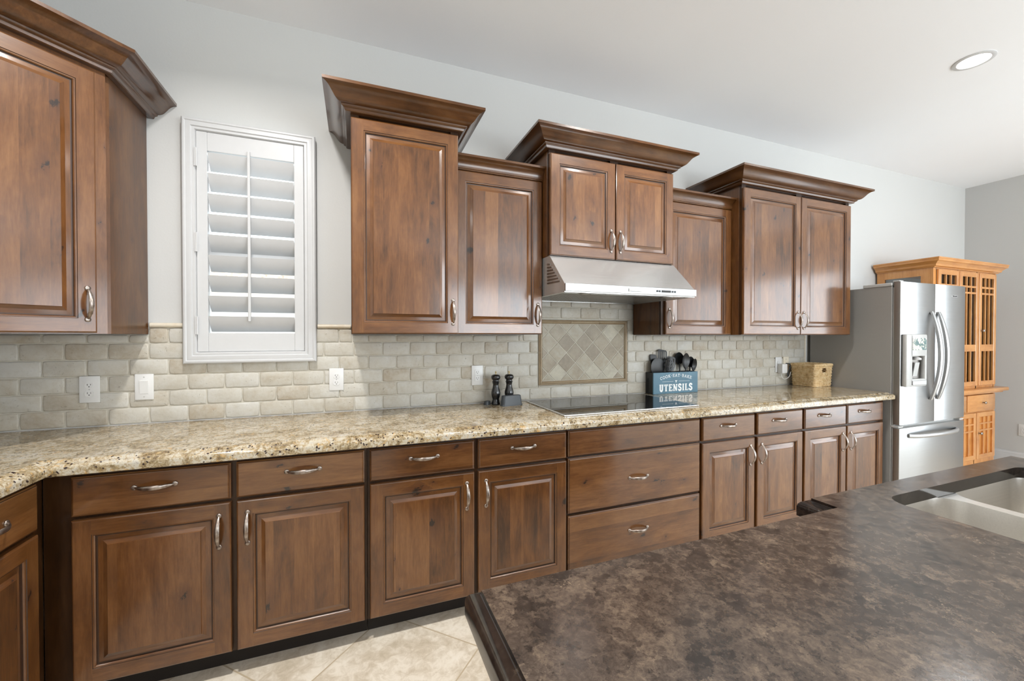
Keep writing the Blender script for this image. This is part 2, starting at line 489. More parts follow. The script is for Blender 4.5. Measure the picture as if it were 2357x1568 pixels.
        if caps and not closed:
            s.f.append(tuple(k+j for j in range(q))[::-1]); s.m.append(mats[0] if isinstance(mats, list) else mats)
            s.f.append(tuple(k+(n-1)*q+j for j in range(q))); s.m.append(mats[-1] if isinstance(mats, list) else mats)
        return s
    def fill(s, loops, z, thick=0.0, mat=0, frame=None):
        """flat polygon with holes (loops of 2-D points), optional thickness; frame maps (u,v,w)->xyz"""
        bm = bmesh.new()
        for lp in loops:
            vs = [bm.verts.new((p[0], p[1], 0)) for p in lp]
            for i in range(len(vs)): bm.edges.new((vs[i], vs[(i+1) % len(vs)]))
        bmesh.ops.triangle_fill(bm, use_beauty=True, use_dissolve=False, edges=bm.edges[:], normal=(0, 0, 1))
        bmesh.ops.recalc_face_normals(bm, faces=bm.faces[:])
        if thick:
            r = bmesh.ops.extrude_face_region(bm, geom=bm.faces[:])
            for e in r['geom']:
                if isinstance(e, bmesh.types.BMVert): e.co.z += thick
            bmesh.ops.recalc_face_normals(bm, faces=bm.faces[:])
        for v in bm.verts:
            v.co.z += z
            if frame: v.co = Vector(frame(v.co.x, v.co.y, v.co.z))
        return s.bm(bm, mat)

def obj(name, mb, mats, parent=None, loc=(0, 0, 0), rot=(0, 0, 0), smooth=32, rel=None):
    me = bpy.data.meshes.new(name)
    vs = mb.v
    if rel is not None: vs = [(a-rel[0], b-rel[1], c-rel[2]) for a, b, c in vs]
    me.from_pydata(vs, [], mb.f)
    if not isinstance(mats, (list, tuple)): mats = [mats]
    for m in mats: me.materials.append(M[m] if isinstance(m, str) else m)
    me.polygons.foreach_set('material_index', mb.m)
    if smooth:
        me.polygons.foreach_set('use_smooth', [True]*len(me.polygons))
        me.set_sharp_from_angle(angle=math.radians(smooth))
    me.update()
    bm = bmesh.new(); bm.from_mesh(me)
    bmesh.ops.recalc_face_normals(bm, faces=bm.faces[:]); bm.to_mesh(me); bm.free()
    o = bpy.data.objects.new(name, me); COL.objects.link(o)
    if parent: o.parent = parent
    o.location = loc; o.rotation_euler = rot
    return o
def tag(o, label=None, cat=None, group=None, kind=None):
    if label: o['label'] = label
    if cat: o['category'] = cat
    if group: o['group'] = group
    if kind: o['kind'] = kind
    return o
def thing(name, label, cat, loc=(0, 0, 0), rz=0.0, group=None):
    o = bpy.data.objects.new(name, None); COL.objects.link(o)
    o.empty_display_size = 0.1
    o.location = loc; o.rotation_euler = (0, 0, rz)
    return tag(o, label, cat, group)
def struct(name, mb, mats, **k):
    return tag(obj(name, mb, mats, **k), kind='structure')
def dup(o, parent, loc, rot=None):
    c = o.copy(); COL.objects.link(c); c.parent = parent; c.location = loc
    if rot is not None: c.rotation_euler = rot
    return c

# ------------------------------------------------------------------ the room
CEIL = 3.166
WX0, WX1, WY = -1.73, 6.78, -7.2
wb = MB()
for a in ((WX0-.15, -.80, 0, .16, 0, CEIL), (-.25, WX1+.15, 0, .16, 0, CEIL), (-.80, -.25, 0, .16, 0, 1.30), (-.80, -.25, 0, .16, 2.51, CEIL)):
    wb.box(*a)
struct('wall_back', wb, 'wall', smooth=0)
struct('wall_left', MB().box(WX0-.15, WX0, WY, 0, 0, CEIL), 'wall', smooth=0)
wr = MB()
for a in ((WX1, WX1+.15, -2.20, 0, 0, CEIL), (WX1, WX1+.15, WY, -5.30, 0, CEIL), (WX1, WX1+.15, -5.30, -2.20, 2.45, CEIL)):
    wr.box(*a)
struct('wall_right', wr, 'wallr', smooth=0)
wf = MB()
for a in ((WX0, 1.80, WY-.15, WY, 0, CEIL), (6.40, WX1, WY-.15, WY, 0, CEIL), (1.80, 6.40, WY-.15, WY, 0, .35), (1.80, 6.40, WY-.15, WY, 2.75, CEIL)):
    wf.box(*a)
struct('wall_front', wf, 'wall', smooth=0)
struct('floor', MB().box(WX0-.15, WX1+.15, WY-.15, .16, -.1, 0), 'floor', smooth=0)
struct('ceiling', MB().box(WX0-.15, WX1+.15, WY-.15, .16, CEIL, CEIL+.1), 'ceil', smooth=0)
# baseboards
bp = [(0.0, 0.0), (.016, 0.0), (.016, .095), (.013, .103), (.013, .118), (.008, .126), (.006, .139), (0, .139)]
struct('baseboard_right', MB().sweep([(WX1-.001, -2.19), (WX1-.001, -.001)][::-1], [(o, z+.001) for o, z in bp]), 'white')
struct('baseboard_back', MB().sweep([(5.0, -.001), (WX1-.02, -.001)], [(o, z+.001) for o, z in bp]), 'white')
# window behind the shutters
win = MB()
for a in ((-.80, -.76), (-.29, -.25)): win.box(a[0], a[1], .07, .12, 1.30, 2.51)
for a in ((1.30, 1.345), (2.465, 2.51), (1.855, 1.91)): win.box(-.76, -.29, .07, .12, a[0], a[1])
struct('window_1', win, 'white', smooth=0)
wp = obj('window_pane', MB().box(-.76, -.29, .092, .096, 1.345, 2.465), 'glass', bpy.data.objects['window_1'], smooth=0)
# door and window frames out of view
dm = MB()
for y in (-5.30, -3.78, -2.27): dm.box(WX1+.02, WX1+.10, y, y+.07, 0, 2.45)
dm.box(WX1+.02, WX1+.10, -5.30, -2.20, 2.38, 2.45)
struct('door_1', dm, 'white', smooth=0)
wm = MB()
for x in (1.80, 3.30, 4.84, 6.34): wm.box(x, x+.06, WY-.12, WY-.04, .35, 2.75)
wm.box(1.80, 6.40, WY-.12, WY-.04, 2.69, 2.75); wm.box(1.80, 6.40, WY-.12, WY-.04, .35, .41)
struct('window_2', wm, 'white', smooth=0)

# neighbouring house seen between the louvres
nb = thing('neighbor_house', 'pale stucco house with clay tile roof, seen between the white shutter louvres', 'house', (-1.5, 6.2, 0))
obj('house_wall', MB().box(-6, 4, .5, 5, 0, 2.35), 'stucco', nb, smooth=0)
rf = MB()
for i in range(34):
    x = -6.3+i*.31
    for j in range(6):
        y0 = 0.05+j*.42
        rf.tube([(x, y0, 2.33+j*.105+.02), (x, y0+.45, 2.33+(j+1)*.105)], [.155, .13], 8)
obj('roof', rf, 'roof', nb, smooth=40)

# ------------------------------------------------------------------ backsplash
def piece_clip(r, ex):
    x0, x1, z0, z1 = r; a, b, c, d = ex
    if x1 <= a or x0 >= b or z1 <= c or z0 >= d: return [r]
    out = []
    if x0 < a: out.append((x0, a, z0, z1))
    if x1 > b: out.append((b, x1, z0, z1))
    xa, xb = max(x0, a), min(x1, b)
    if z0 < c: out.append((xa, xb, z0, c))
    if z1 > d: out.append((xa, xb, d, z1))
    return out
def tumbled(mb, x0, x1, z0, z1, th=.013):
    g = .0019
    x0 += g; x1 -= g; z0 += g; z1 -= g
    if x1-x0 < .008 or z1-z0 < .008: return
    nx = max(2, int((x1-x0)/.022)); nz = max(2, int((z1-z0)/.022))
    rc = min(.007, (x1-x0)*.3, (z1-z0)*.3)
    def jit(s=.0011): return random.uniform(-s, s)
    out = []
    for i in range(nx+1):
        t = i/nx; out.append((x0+(x1-x0)*t, z0))
    for i in range(1, nz+1): out.append((x1, z0+(z1-z0)*i/nz))
    for i in range(1, nx+1): out.append((x1-(x1-x0)*i/nx, z1))
    for i in range(1, nz): out.append((x0, z1-(z1-z0)*i/nz))
    cx, cz = (x0+x1)/2, (z0+z1)/2
    ol = []
    for (x, z) in out:
        cr = (x in (x0, x1)) and (z in (z0, z1))
        if cr:
            x += (rc*.32 if x == x0 else -rc*.32); z += (rc*.32 if z == z0 else -rc*.32)
        ol.append((x+jit(), z+jit()))
    n = len(ol); k = len(mb.v)
    for (ins, y) in ((0, 0.0), (0, -th*.62), (.0018, -th*.88), (.0055, -th)):
        for (x, z) in ol:
            dx, dz = cx-x, cz-z
            sx = min(ins, abs(dx)*.5)*(1 if dx > 0 else -1); sz = min(ins, abs(dz)*.5)*(1 if dz > 0 else -1)
            if abs(x-x0) > .008 and abs(x-x1) > .008: sx = 0
            if abs(z-z0) > .008 and abs(z-z1) > .008: sz = 0
            mb.v.append((x+sx, y-.002, z+sz))
    for q in range(3):
        for i in range(n):
            mb.f.append((k+q*n+i, k+q*n+(i+1) % n, k+(q+1)*n+(i+1) % n, k+(q+1)*n+i)); mb.m.append(0)
    mb.f.append(tuple(k+3*n+i for i in range(n))); mb.m.append(0)
XR = 3.955
NX0, NX1, NZ0, NZ1 = 1.195, 1.945, 1.060, 1.529
Z0 = .9665; PZ = .0815; PX = .1628
zones = [(WX0+.012, -.989, Z0, 1.4185), (-.989, -.022, Z0, Z0+6*PZ), (-.022, 1.078, Z0, 1.4185), (1.078, 2.000, Z0, 1.66), (2.000, XR, Z0, 1.4185)]
tb = MB()
for k in range(9):
    za, zb = Z0+k*PZ, Z0+(k+1)*PZ
    ph = -.989 if k % 2 == 0 else -.9078
    i = math.floor((WX0-ph)/PX)
    while ph+i*PX < XR:
        xa, xb = ph+i*PX, ph+(i+1)*PX; i += 1
        rs = []
        for (a, b, c, d) in zones:
            q = (max(xa, a), min(xb, b), max(za, c), min(zb, d))
            if q[1]-q[0] > .001 and q[3]-q[2] > .012: rs.append(q)
        # merge neighbours of equal height
        mg = []
        for q in sorted(rs):
            if mg and abs(mg[-1][1]-q[0]) < 1e-6 and abs(mg[-1][3]-q[3]) < 1e-6: mg[-1] = (mg[-1][0], q[1], q[2], q[3])
            else: mg.append(q)
        for q in mg:
            for r1 in piece_clip(q, (NX0, NX1, NZ0, NZ1)):
                for r2 in piece_clip(r1, (-.80, -.25, 1.30, 2.51)):
                    if r2[1]-r2[0] > .012 and r2[3]-r2[2] > .010: tumbled(tb, *r2)
bs = tag(obj('tile_backsplash', tb, 'tile', smooth=50), 'cream tumbled travertine brick tile backsplash behind the granite counter', 'backsplash')
gr = MB()
for (a, b, c, d) in zones:
    for r1 in piece_clip((a, b, c, d), (NX0, NX1, NZ0, NZ1)):
        for r2 in piece_clip(r1, (-.80, -.25, 1.30, 2.51)):
            gr.box(r2[0], r2[1], -.0095, -.001, r2[2], r2[3])
obj('grout', gr, 'grout', bs, smooth=0)
zr = 1.4665
seg = [(-.985, -.84), (-.21, -.026)]
for a, b in seg:
    rl = MB(); x = a
    while x < b-.01:
        e = min(b, x+.305)
        rl.tube([(x+.001, -.012, zr), (x+.003, -.012, zr), (e-.003, -.012, zr), (e-.001, -.012, zr)], [.010, .0125, .0125, .010], 12); x = e
    obj('pencil_rail', rl, 'rail', bs, smooth=50)
el = MB(); z = Z0
while z < 1.41:
    e = min(1.4185, z+.305); el.tube([(XR+.009, -.010, z+.001), (XR+.009, -.010, e-.001)], .009, 10); z = e
obj('end_liner', el, 'rail', bs, smooth=50)

ac = thing('accent_tile_panel', 'framed panel of tan diamond-set stone tiles behind the glass cooktop', 'wall tile panel', (1.57, 0, 1.06))
def clip_poly(poly, x0, x1, z0, z1):
    def cl(P, ins, it):
        o = []
        for i in range(len(P)):
            a, b = P[i-1], P[i]
            if ins(b):
                if not ins(a): o.append(it(a, b))
                o.append(b)
            elif ins(a): o.append(it(a, b))
        return o
    def ix(c): return lambda a, b: (c, a[1]+(b[1]-a[1])*(c-a[0])/(b[0]-a[0]))
    def iz(c): return lambda a, b: (a[0]+(b[0]-a[0])*(c-a[1])/(b[1]-a[1]), c)
    for ins, it in ((lambda p: p[0] >= x0, ix(x0)), (lambda p: p[0] <= x1, ix(x1)), (lambda p: p[1] >= z0, iz(z0)), (lambda p: p[1] <= z1, iz(z1))):
        if poly: poly = cl(poly, ins, it)
    return poly
dt = MB(); PD = .1475; ha = PD/2-.0032
for i in range(-3, 7):
    for j in range(-3, 7):
        for (cx, cz) in ((1.346+PD*(i+.5), 1.365-PD*j), (1.346+PD*i, 1.365+PD/2-PD*j)):
            p = clip_poly([(cx-ha, cz), (cx, cz-ha), (cx+ha, cz), (cx, cz+ha)], NX0+.033, NX1-.033, NZ0+.033, NZ1-.033)
            if len(p) < 3: continue
            mx = sum(q[0] for q in p)/len(p); mz = sum(q[1] for q in p)/len(p)
            n = len(p); k = len(dt.v)
            for (s, y) in ((1, -.002), (1, -.0125), (.96, -.014)):
                for q in p: dt.v.append((mx+(q[0]-mx)*s, y, mz+(q[1]-mz)*s))
            for r in range(2):
                for t in range(n): dt.f.append((k+r*n+t, k+r*n+(t+1) % n, k+(r+1)*n+(t+1) % n, k+(r+1)*n+t)); dt.m.append(0)
            dt.f.append(tuple(k+2*n+t for t in range(n))); dt.m.append(0)
acl = (1.57, 0, 1.06)
obj('diamond_tile', dt, 'niche', ac, rel=acl, smooth=30)
obj('grout', MB().box(NX0+.002, NX1-.002, -.0122, -.0012, NZ0+.002, NZ1-.002), 'grout', ac, rel=acl, smooth=0)
lf = MB()
def liner(p, q, per=.24):
    L = math.dist(p, q); n = max(1, round(L/per))
    for t in range(n):
        a = t/n; b = (t+1)/n
        A = Vector((p[0]+(q[0]-p[0])*a, 0, p[1]+(q[1]-p[1])*a)); B = Vector((p[0]+(q[0]-p[0])*b, 0, p[1]+(q[1]-p[1])*b))
        d = (B-A).normalized()*.0008; A = A+d; B = B-d
        nrm = Vector((-(q[1]-p[1]), 0, (q[0]-p[0]))).normalized()
        prof = [(-.014, .010), (-.013, .017), (-.009, .019), (-.006, .018), (-.003, .024), (.003, .026), (.008, .024), (.011, .018), (.014, .015), (.014, .010)]
        k = len(lf.v)
        for E, sgn in ((A, -1), (B, 1)):
            for (o, y) in prof:
                ext = 0
                if (t == 0 and sgn == -1) or (t == n-1 and sgn == 1): ext = -o*sgn*1.0
                P = E + nrm*o + (q and (B-A).normalized())*ext
                lf.v.append((P.x, -y, P.z))
        m = len(prof)
        for r in range(m-1): lf.f.append((k+r, k+r+1, k+m+r+1, k+m+r)); lf.m.append(0)
        lf.f.append(tuple(k+r for r in range(m))); lf.m.append(0); lf.f.append(tuple(k+m+r for r in range(m))); lf.m.append(0)
c = .016
liner((NX0+c, NZ0+c), (NX1-c, NZ0+c)); liner((NX1-c, NZ0+c), (NX1-c, NZ1-c)); liner((NX1-c, NZ1-c), (NX0+c, NZ1-c)); liner((NX0+c, NZ1-c), (NX0+c, NZ0+c))
obj('liner_frame', lf, 'liner', ac, rel=acl, smooth=40)

# ------------------------------------------------------------------ cabinetry parts
def door_mb(w, h, t=.021):
    """raised panel door, front plane y=-t, back y=0; mats: 0 V,1 H,2 field,3 glaze"""
    mb = MB()
    fr = .058
    def ring(i0, d0, i1, d1, mats):
        def c(i, d): return [(i, -t+d, i), (w-i, -t+d, i), (w-i, -t+d, h-i), (i, -t+d, h-i)]
        vs = c(i0, d0)+c(i1, d1)
        mb.add(vs, [(0, 1, 5, 4), (1, 2, 6, 5), (2, 3, 7, 6), (3, 0, 4, 7)], mats)
    H, V = 1, 0
    hv = [H, V, H, V]
    ring(0, t, 0, .005, hv)
    ring(0, .005, .0025, .0018, hv)
    ring(.0025, .0018, .006, 0, hv)
    a, b = .006, fr
    y = -t
    mb.add([(a, y, a), (b, y, a), (b, y, h-a), (a, y, h-a)], [(0, 1, 2, 3)], V)
    mb.add([(w-b, y, a), (w-a, y, a), (w-a, y, h-a), (w-b, y, h-a)], [(0, 1, 2, 3)], V)
    mb.add([(b, y, a), (w-b, y, a), (w-b, y, b), (b, y, b)], [(0, 1, 2, 3)], H)
    mb.add([(b, y, h-b), (w-b, y, h-b), (w-b, y, h-a), (b, y, h-a)], [(0, 1, 2, 3)], H)
    ring(fr, 0, fr+.0012, .0028, 3)
    ring(fr+.0012, .0028, fr+.0055, .0036, hv)
    ring(fr+.0055, .0036, fr+.0085, .0075, hv)
    ring(fr+.0085, .0075, fr+.0095, .0115, 3)
    ring(fr+.0095, .0115, fr+.014, .0125, 3)
    ring(fr+.014, .0125, fr+.030, .0085, hv)
    ring(fr+.030, .0085, fr+.044, .0030, hv)
    ring(fr+.044, .0030, fr+.0455, .0005, hv)
    i = fr+.0455
    mb.add([(i, y+.0005, i), (w-i, y+.0005, i), (w-i, y+.0005, h-i), (i, y+.0005, h-i)], [(0, 1, 2, 3)], 2)
    mb.add([(0, 0, 0), (w, 0, 0), (w, 0, h), (0, 0, h)], [(3, 2, 1, 0)], V)
    return mb
DM = ['wv', 'wh', 'wvs', 'glaze']
def drawer_mb(w, h, t=.021):
    mb = MB()
    def ring(i0, d0, i1, d1, m=0):
        def c(i, d): return [(i, -t+d, i), (w-i, -t+d, i), (w-i, -t+d, h-i), (i, -t+d, h-i)]
        mb.add(c(i0, d0)+c(i1, d1), [(0, 1, 5, 4), (1, 2, 6, 5), (2, 3, 7, 6), (3, 0, 4, 7)], m)
    ring(0, t, 0, .007); ring(0, .007, .004, .004); ring(.004, .004, .0055, .0015, 1); ring(.0055, .0015, .009, 0)
    mb.add([(.009, -t, .009), (w-.009, -t, .009), (w-.009, -t, h-.009), (.009, -t, h-.009)], [(0, 1, 2, 3)], 0)
    mb.add([(0, 0, 0), (w, 0, 0), (w, 0, h), (0, 0, h)], [(3, 2, 1, 0)], 0)
    return mb

def handle_mb(L=.128):
    mb = MB(); n = 24; pts = []; rs = []
    for i in range(n+1):
        t = i/n; s = math.sin(PI*t)
        z = -L/2+.004+(L-.008)*t
        y = -.004-.030*(s**.72)
        e = abs(t-.5)*2
        w = .0042+.0048*(1-e**2)
        if abs(e-.66) < .045 or abs(e-.56) < .02: w += .0012
        pts.append((0, y, z)); rs.append((w, .0032+.0018*(1-e)))
    # sweep with flat oval section (wide across x)
    k = 10; base = len(mb.v)
    for i, p in enumerate(pts):
        a = pts[max(0, i-1)]; b = pts[min(n, i+1)]
        T = Vector(b)-Vector(a); T.normalize()
        U = Vector((1, 0, 0)); Nn = T.cross(U).normalized()
        for j in range(k):
            an = 2*PI*j/k
            q = Vector(p)+U*math.cos(an)*rs[i][0]+Nn*math.sin(an)*rs[i][1]
            mb.v.append(tuple(q))
    for i in range(n):
        for j in range(k):
            mb.f.append((base+i*k+j, base+i*k+(j+1) % k, base+(i+1)*k+(j+1) % k, base+(i+1)*k+j)); mb.m.append(0)
    for s in (-1, 1):
        mb.lathe([(.0098, .0), (.0098, .003), (.0080, .0048), (.003, .0055)], (0, 0, s*(L/2)), 16, axis='y')
    return mb
HPROTO = obj('handle', handle_mb(), 'pewter', smooth=45)
COL.objects.unlink(HPROTO)
def handle(parent, x, z, horiz=False, t=.021):
    c = HPROTO.copy(); COL.objects.link(c); c.parent = parent
    c.location = (x, -t-.0004, z); c.rotation_euler = (0, PI/2 if horiz else 0, 0)
    return c

def add_door(root, x0, x1, y, z0, z1, hside=None, hz=None, rz=0, hin=.030):
    d = obj('door', door_mb(x1-x0, z1-z0), DM, root, loc=(x0, y, z0), rot=(0, 0, rz), smooth=25)
    if hside: handle(d, (x1-x0-hin) if hside == 'R' else hin, hz-z0)
    return d
def add_drawer(root, x0, x1, y, z0, z1, hx=None, hz=None):
    d = obj('drawer', drawer_mb(x1-x0, z1-z0), ['whs', 'glaze'], root, loc=(x0, y, z0), smooth=25)
    if hx is not None: handle(d, hx-x0, hz-z0, True)
    return d

BIG = [(0, .0), (.022, .0), (.0265, .003), (.028, .008), (.030, .013), (.038, .016), (.041, .019), (.042, .025), (.050, .0265), (.060, .031), (.069, .039), (.078, .051), (.087, .064), (.096, .074), (.105, .080), (.117, .0845), (.121, .086), (.121, .100), (.0, .100)]
BIG = [(o, z*.98+2.522) for o, z in BIG]
SMALL = [(0, 2.3605), (.016, 2.3605), (.019, 2.363), (.019, 2.368), (.022, 2.370), (.0225, 2.378), (.025, 2.390), (.030, 2.401), (.037, 2.411), (.046, 2.419), (.056, 2.4235), (.060, 2.4245), (.060, 2.437), (0, 2.437)]

def wall_cabinet(name, x0, x1, fd, z0, ztop, doors, dz0, dz1, crown, cpath, label, hz, endr=None):
    root = thing(name, label, 'kitchen cabinet', (x0, 0, z0), 0)
    w = x1-x0; Hh = ztop-z0
    obj('carcass', MB().box(.0006, w-.0006, -fd+.0205, -.0145, 0, Hh, 0, .0012), 'wvc', root)
    fr = MB()
    st = .04
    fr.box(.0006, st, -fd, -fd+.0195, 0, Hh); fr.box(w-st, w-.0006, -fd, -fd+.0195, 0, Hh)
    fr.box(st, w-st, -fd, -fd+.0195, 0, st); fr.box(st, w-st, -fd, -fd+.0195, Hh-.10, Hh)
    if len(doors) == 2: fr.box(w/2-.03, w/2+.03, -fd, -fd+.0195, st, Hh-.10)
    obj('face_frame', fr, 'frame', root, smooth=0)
    for (a, b, hs) in doors:
        add_door(root, a-x0, b-x0, -fd-.0006, dz0-z0, dz1-z0, hs, hz-z0)
    prof = [(o+.0004, z-z0) for o, z in crown]
    mats = []
    for i in range(len(cpath)-1):
        mats.append(0 if abs(cpath[i][1]-cpath[i+1][1]) < 1e-6 else 1)
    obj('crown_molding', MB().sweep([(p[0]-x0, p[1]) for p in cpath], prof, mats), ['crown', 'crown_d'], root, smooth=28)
    return root
Z = 1.42
FT, FS = .42, .32      # frame depth of tall and of short units
wall_cabinet('wall_cabinet', -.022, .5245, FT, Z, 2.62, [(-.0195, .5215, 'R')], 1.4225, 2.499, BIG,
             [(-.022, -.002), (-.022, -FT), (.5245, -FT), (.5245, -.002)],
             'tall wall cabinet with one knotty door, right of the shuttered window', 1.541)
wall_cabinet('wall_cabinet', .5255, 1.0745, FS, Z, 2.43, [(.5285, 1.0715, 'R')], 1.4225, 2.357, SMALL,
             [(.5262, -FS), (1.0745, -FS)],
             'short single-door wall cabinet between the tall one and the hood cabinet', 1.541)
wall_cabinet('wall_cabinet', 1.0755, 1.9985, FT, 1.890, 2.62, [(1.079, 1.5335, 'R'), (1.5415, 1.9955, 'L')], 1.8935, 2.499, BIG,
             [(1.0755, -.002), (1.0755, -FT), (1.9985, -FT), (1.9985, -.002)],
             'raised two-door wall cabinet directly above the steel range hood', 2.008)
wall_cabinet('wall_cabinet', 1.9995, 2.6445, FS, Z, 2.43, [(2.025, 2.6405, 'L')], 1.4225, 2.357, SMALL,
             [(2.0002, -FS), (2.6445, -FS)],
             'short single-door wall cabinet between the hood cabinet and the one beside the refrigerator', 1.536)
wall_cabinet('wall_cabinet', 2.6455, 3.8745, FT, Z, 2.62, [(2.6525, 3.2575, 'R'), (3.2655, 3.8715, 'L')], 1.4225, 2.499, BIG,
             [(2.6455, -.002), (2.6455, -FT), (3.8745, -FT), (3.8745, -.002)],
             'tall two-door wall cabinet nearest the refrigerator', 1.534)
# corner diagonal unit
lc = thing('corner_wall_cabinet', 'diagonal corner wall cabinet at the left edge, left of the shuttered window', 'kitchen cabinet', (-.989, 0, Z))
dg = .360
poly = [(-.0005, -.015), (-.739, -.015), (-.739, -.38-dg), (-dg, -.38-dg), (-.0005, -.38)]
sq = math.sqrt(.5)
inn = [(-.0005, -.015), (-.739, -.015), (-.739, -.38-dg), (-dg-.0, -.38-dg+.0), (-.0005, -.38)]
obj('carcass', MB().prism([(-.0005, -.015), (-.739, -.015), (-.739, -.38-dg+.028), (-dg-.0005, -.38-dg+.028), (-.0005, -.38+.028)], 'z', 0, 1.2), 'wvc', lc, smooth=25)
DL = dg*math.sqrt(2)
ff = MB()
ff.box(.0, .045, 0, .0195, 0, 1.2); ff.box(DL-.045, DL-.0005, 0, .0195, 0, 1.2); ff.box(.045, DL-.045, 0, .0195, 0, .045); ff.box(.045, DL-.045, 0, .0195, 1.05, 1.2)
obj('face_frame', ff, 'wv', lc, loc=(-dg, -.38-dg, 0), rot=(0, 0, PI/4), smooth=0)
ld = add_door(lc, 0, DL-.075, 0, 0, 1.077, 'R', .118, PI/4)
ld.location = (-dg+.035*sq+.0006*sq, -.38-dg+.035*sq-.0006*sq, .004)
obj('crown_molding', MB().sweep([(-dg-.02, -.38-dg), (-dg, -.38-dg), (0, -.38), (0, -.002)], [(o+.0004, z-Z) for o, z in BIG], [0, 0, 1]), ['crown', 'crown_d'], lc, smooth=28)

# base cabinets --------------------------------------------------
TK = -.56
BF = .625
def base_cabinet(x0, x1, fronts, label, frame_l=.0, rz=0, loc=None, name='base_cabinet'):
    root = thing(name, label, 'kitchen cabinet', loc or (x0, 0, 0), rz)
    w = x1-x0
    obj('carcass', MB().box(.0006, w-.0006, -BF+.0205, -.02, .095, .9085), 'wv', root, smooth=0)
    obj('toe_kick', MB().box(.0006, w-.0006, TK, TK+.018, 0, .094), 'dark', root, smooth=0)
    fr = MB()
    fr.box(.0006, w-.0006, -BF, -BF+.0195, .885, .9085)
    fr.box(.0006, w-.0006, -BF, -BF+.0195, .095, .112)
    es = sorted([f[1] for f in fronts if f[0] != 'x']+[f[2] for f in fronts if f[0] != 'x'])
    xs = sorted(set(round(f[1]-x0, 4) for f in fronts)); xe = sorted(set(round(f[2]-x0, 4) for f in fronts))
    # stiles
    cuts = [0.0006]
    lo = xs[0]+.018; hi = xe[-1]-.018
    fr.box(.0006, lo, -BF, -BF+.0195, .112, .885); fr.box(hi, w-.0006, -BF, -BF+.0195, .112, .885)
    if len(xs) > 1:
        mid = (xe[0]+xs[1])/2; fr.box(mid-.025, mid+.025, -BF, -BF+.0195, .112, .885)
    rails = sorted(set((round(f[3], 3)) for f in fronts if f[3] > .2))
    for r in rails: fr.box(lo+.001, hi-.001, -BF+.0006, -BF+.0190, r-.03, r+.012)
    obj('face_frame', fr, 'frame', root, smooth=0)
    for f in fronts:
        kind, a, b, c, d = f[:5]
        if kind == 'door': add_door(root, a-x0, b-x0, -BF-.0006, c, d, f[5], .6125, hin=.040)
        else: add_drawer(root, a-x0, b-x0, -BF-.0006, c, d, *( (f[5]-x0, f[6]) if len(f) > 5 else ()))
    return root
DT, DB, TT, TB = .888, .741, .727, .104
base_cabinet(-1.0695, .045, [('drawer', -.984, -.485, DB, DT, -.733, .829), ('drawer', -.465, .033, DB, DT, -.216, .829),
             ('door', -.984, -.485, TB, TT, 'R'), ('door', -.465, .033, TB, TT, 'L')],
             'two-door base cabinet in the inner corner, under the left end of the long worktop')
base_cabinet(.046, 1.082, [('drawer', .057, .554, DB, DT, .304, .829), ('drawer', .574, 1.076, DB, DT, .820, .829),
             ('door', .057, .554, TB, TT, 'R'), ('door', .574, 1.076, TB, TT, 'L')],
             'two-door base cabinet whose right side is cut off by the island corner')
base_cabinet(1.083, 2.039, [('drawer', 1.089, 2.030, .745, DT), ('drawer', 1.089, 2.030, .428, .734, 1.556, .580), ('drawer', 1.089, 2.030, TB, .413, 1.556, .272)],
             'wide base cabinet with three stacked drawers under the cooktop', name='drawer_base_cabinet')
base_cabinet(2.040, 2.997, [('drawer', 2.048, 2.510, DB, DT, 2.268, .829), ('drawer', 2.535, 2.985, DB, DT, 2.744, .829),
             ('door', 2.048, 2.510, TB, TT, 'R'), ('door', 2.535, 2.985, TB, TT, 'L')],
             'two-door base cabinet immediately right of the wide drawer stack')
base_cabinet(2.998, 3.965, [('drawer', 3.008, 3.470, DB, DT, 3.217, .829), ('drawer', 3.486, 3.930, DB, DT, 3.687, .829),
             ('door', 3.008, 3.470, TB, TT, 'R'), ('door', 3.486, 3.930, TB, TT, 'L')],
             'two-door base cabinet at the refrigerator end of the run')
# left leg, facing +X : local x -> +Y
base_cabinet(0, .545, [('drawer', .085, .489, .725, DT, .28, .81), ('door', .085, .489, TB, .708, 'L')],
             'base cabinet on the left wall, partly cut off at the lower left corner', rz=PI/2, loc=(-1.072-BF, -1.17, 0))
base_cabinet(0, .60, [('drawer', .02, .58, .725, DT, .30, .81), ('door', .02, .58, TB, .708, 'R')],
             'base cabinet on the left wall, outside the picture, nearest the camera', rz=PI/2, loc=(-1.072-BF, -1.771, 0))

# granite worktop -------------------------------------------------
wt = MB()
outer = [(-1.02, -2.40), (-1.02, -.70), (3.975, -.70), (3.975, -.018)]
prof = [(-.040, .964), (-.036, .9635), (-.030, .9605), (-.026, .957), (-.022, .9545), (-.014, .953), (-.006, .949), (-.001, .942), (0, .935), (0, .914), (-.003, .911), (-.04, .911)]
wt.sweep(outer, prof, caps=True)
i = .040
top = [(-1.02-i, -2.40), (-1.02-i, -.70+i), (3.975-i, -.70+i), (3.975-i, -.018), (-1.728, -.018), (-1.728, -2.40)]
wt.fill([top], .964)
wt.fill([top], .911)
tag(obj('granite_worktop', wt, 'granite', smooth=40), 'speckled cream and gold granite worktop with ogee edge along the wall', 'worktop')
bs_c = MB().box(WX0+.012, XR, -.0178, -.012, .9645, .9665)
obj('caulk_line', bs_c, 'white', bs, smooth=0)

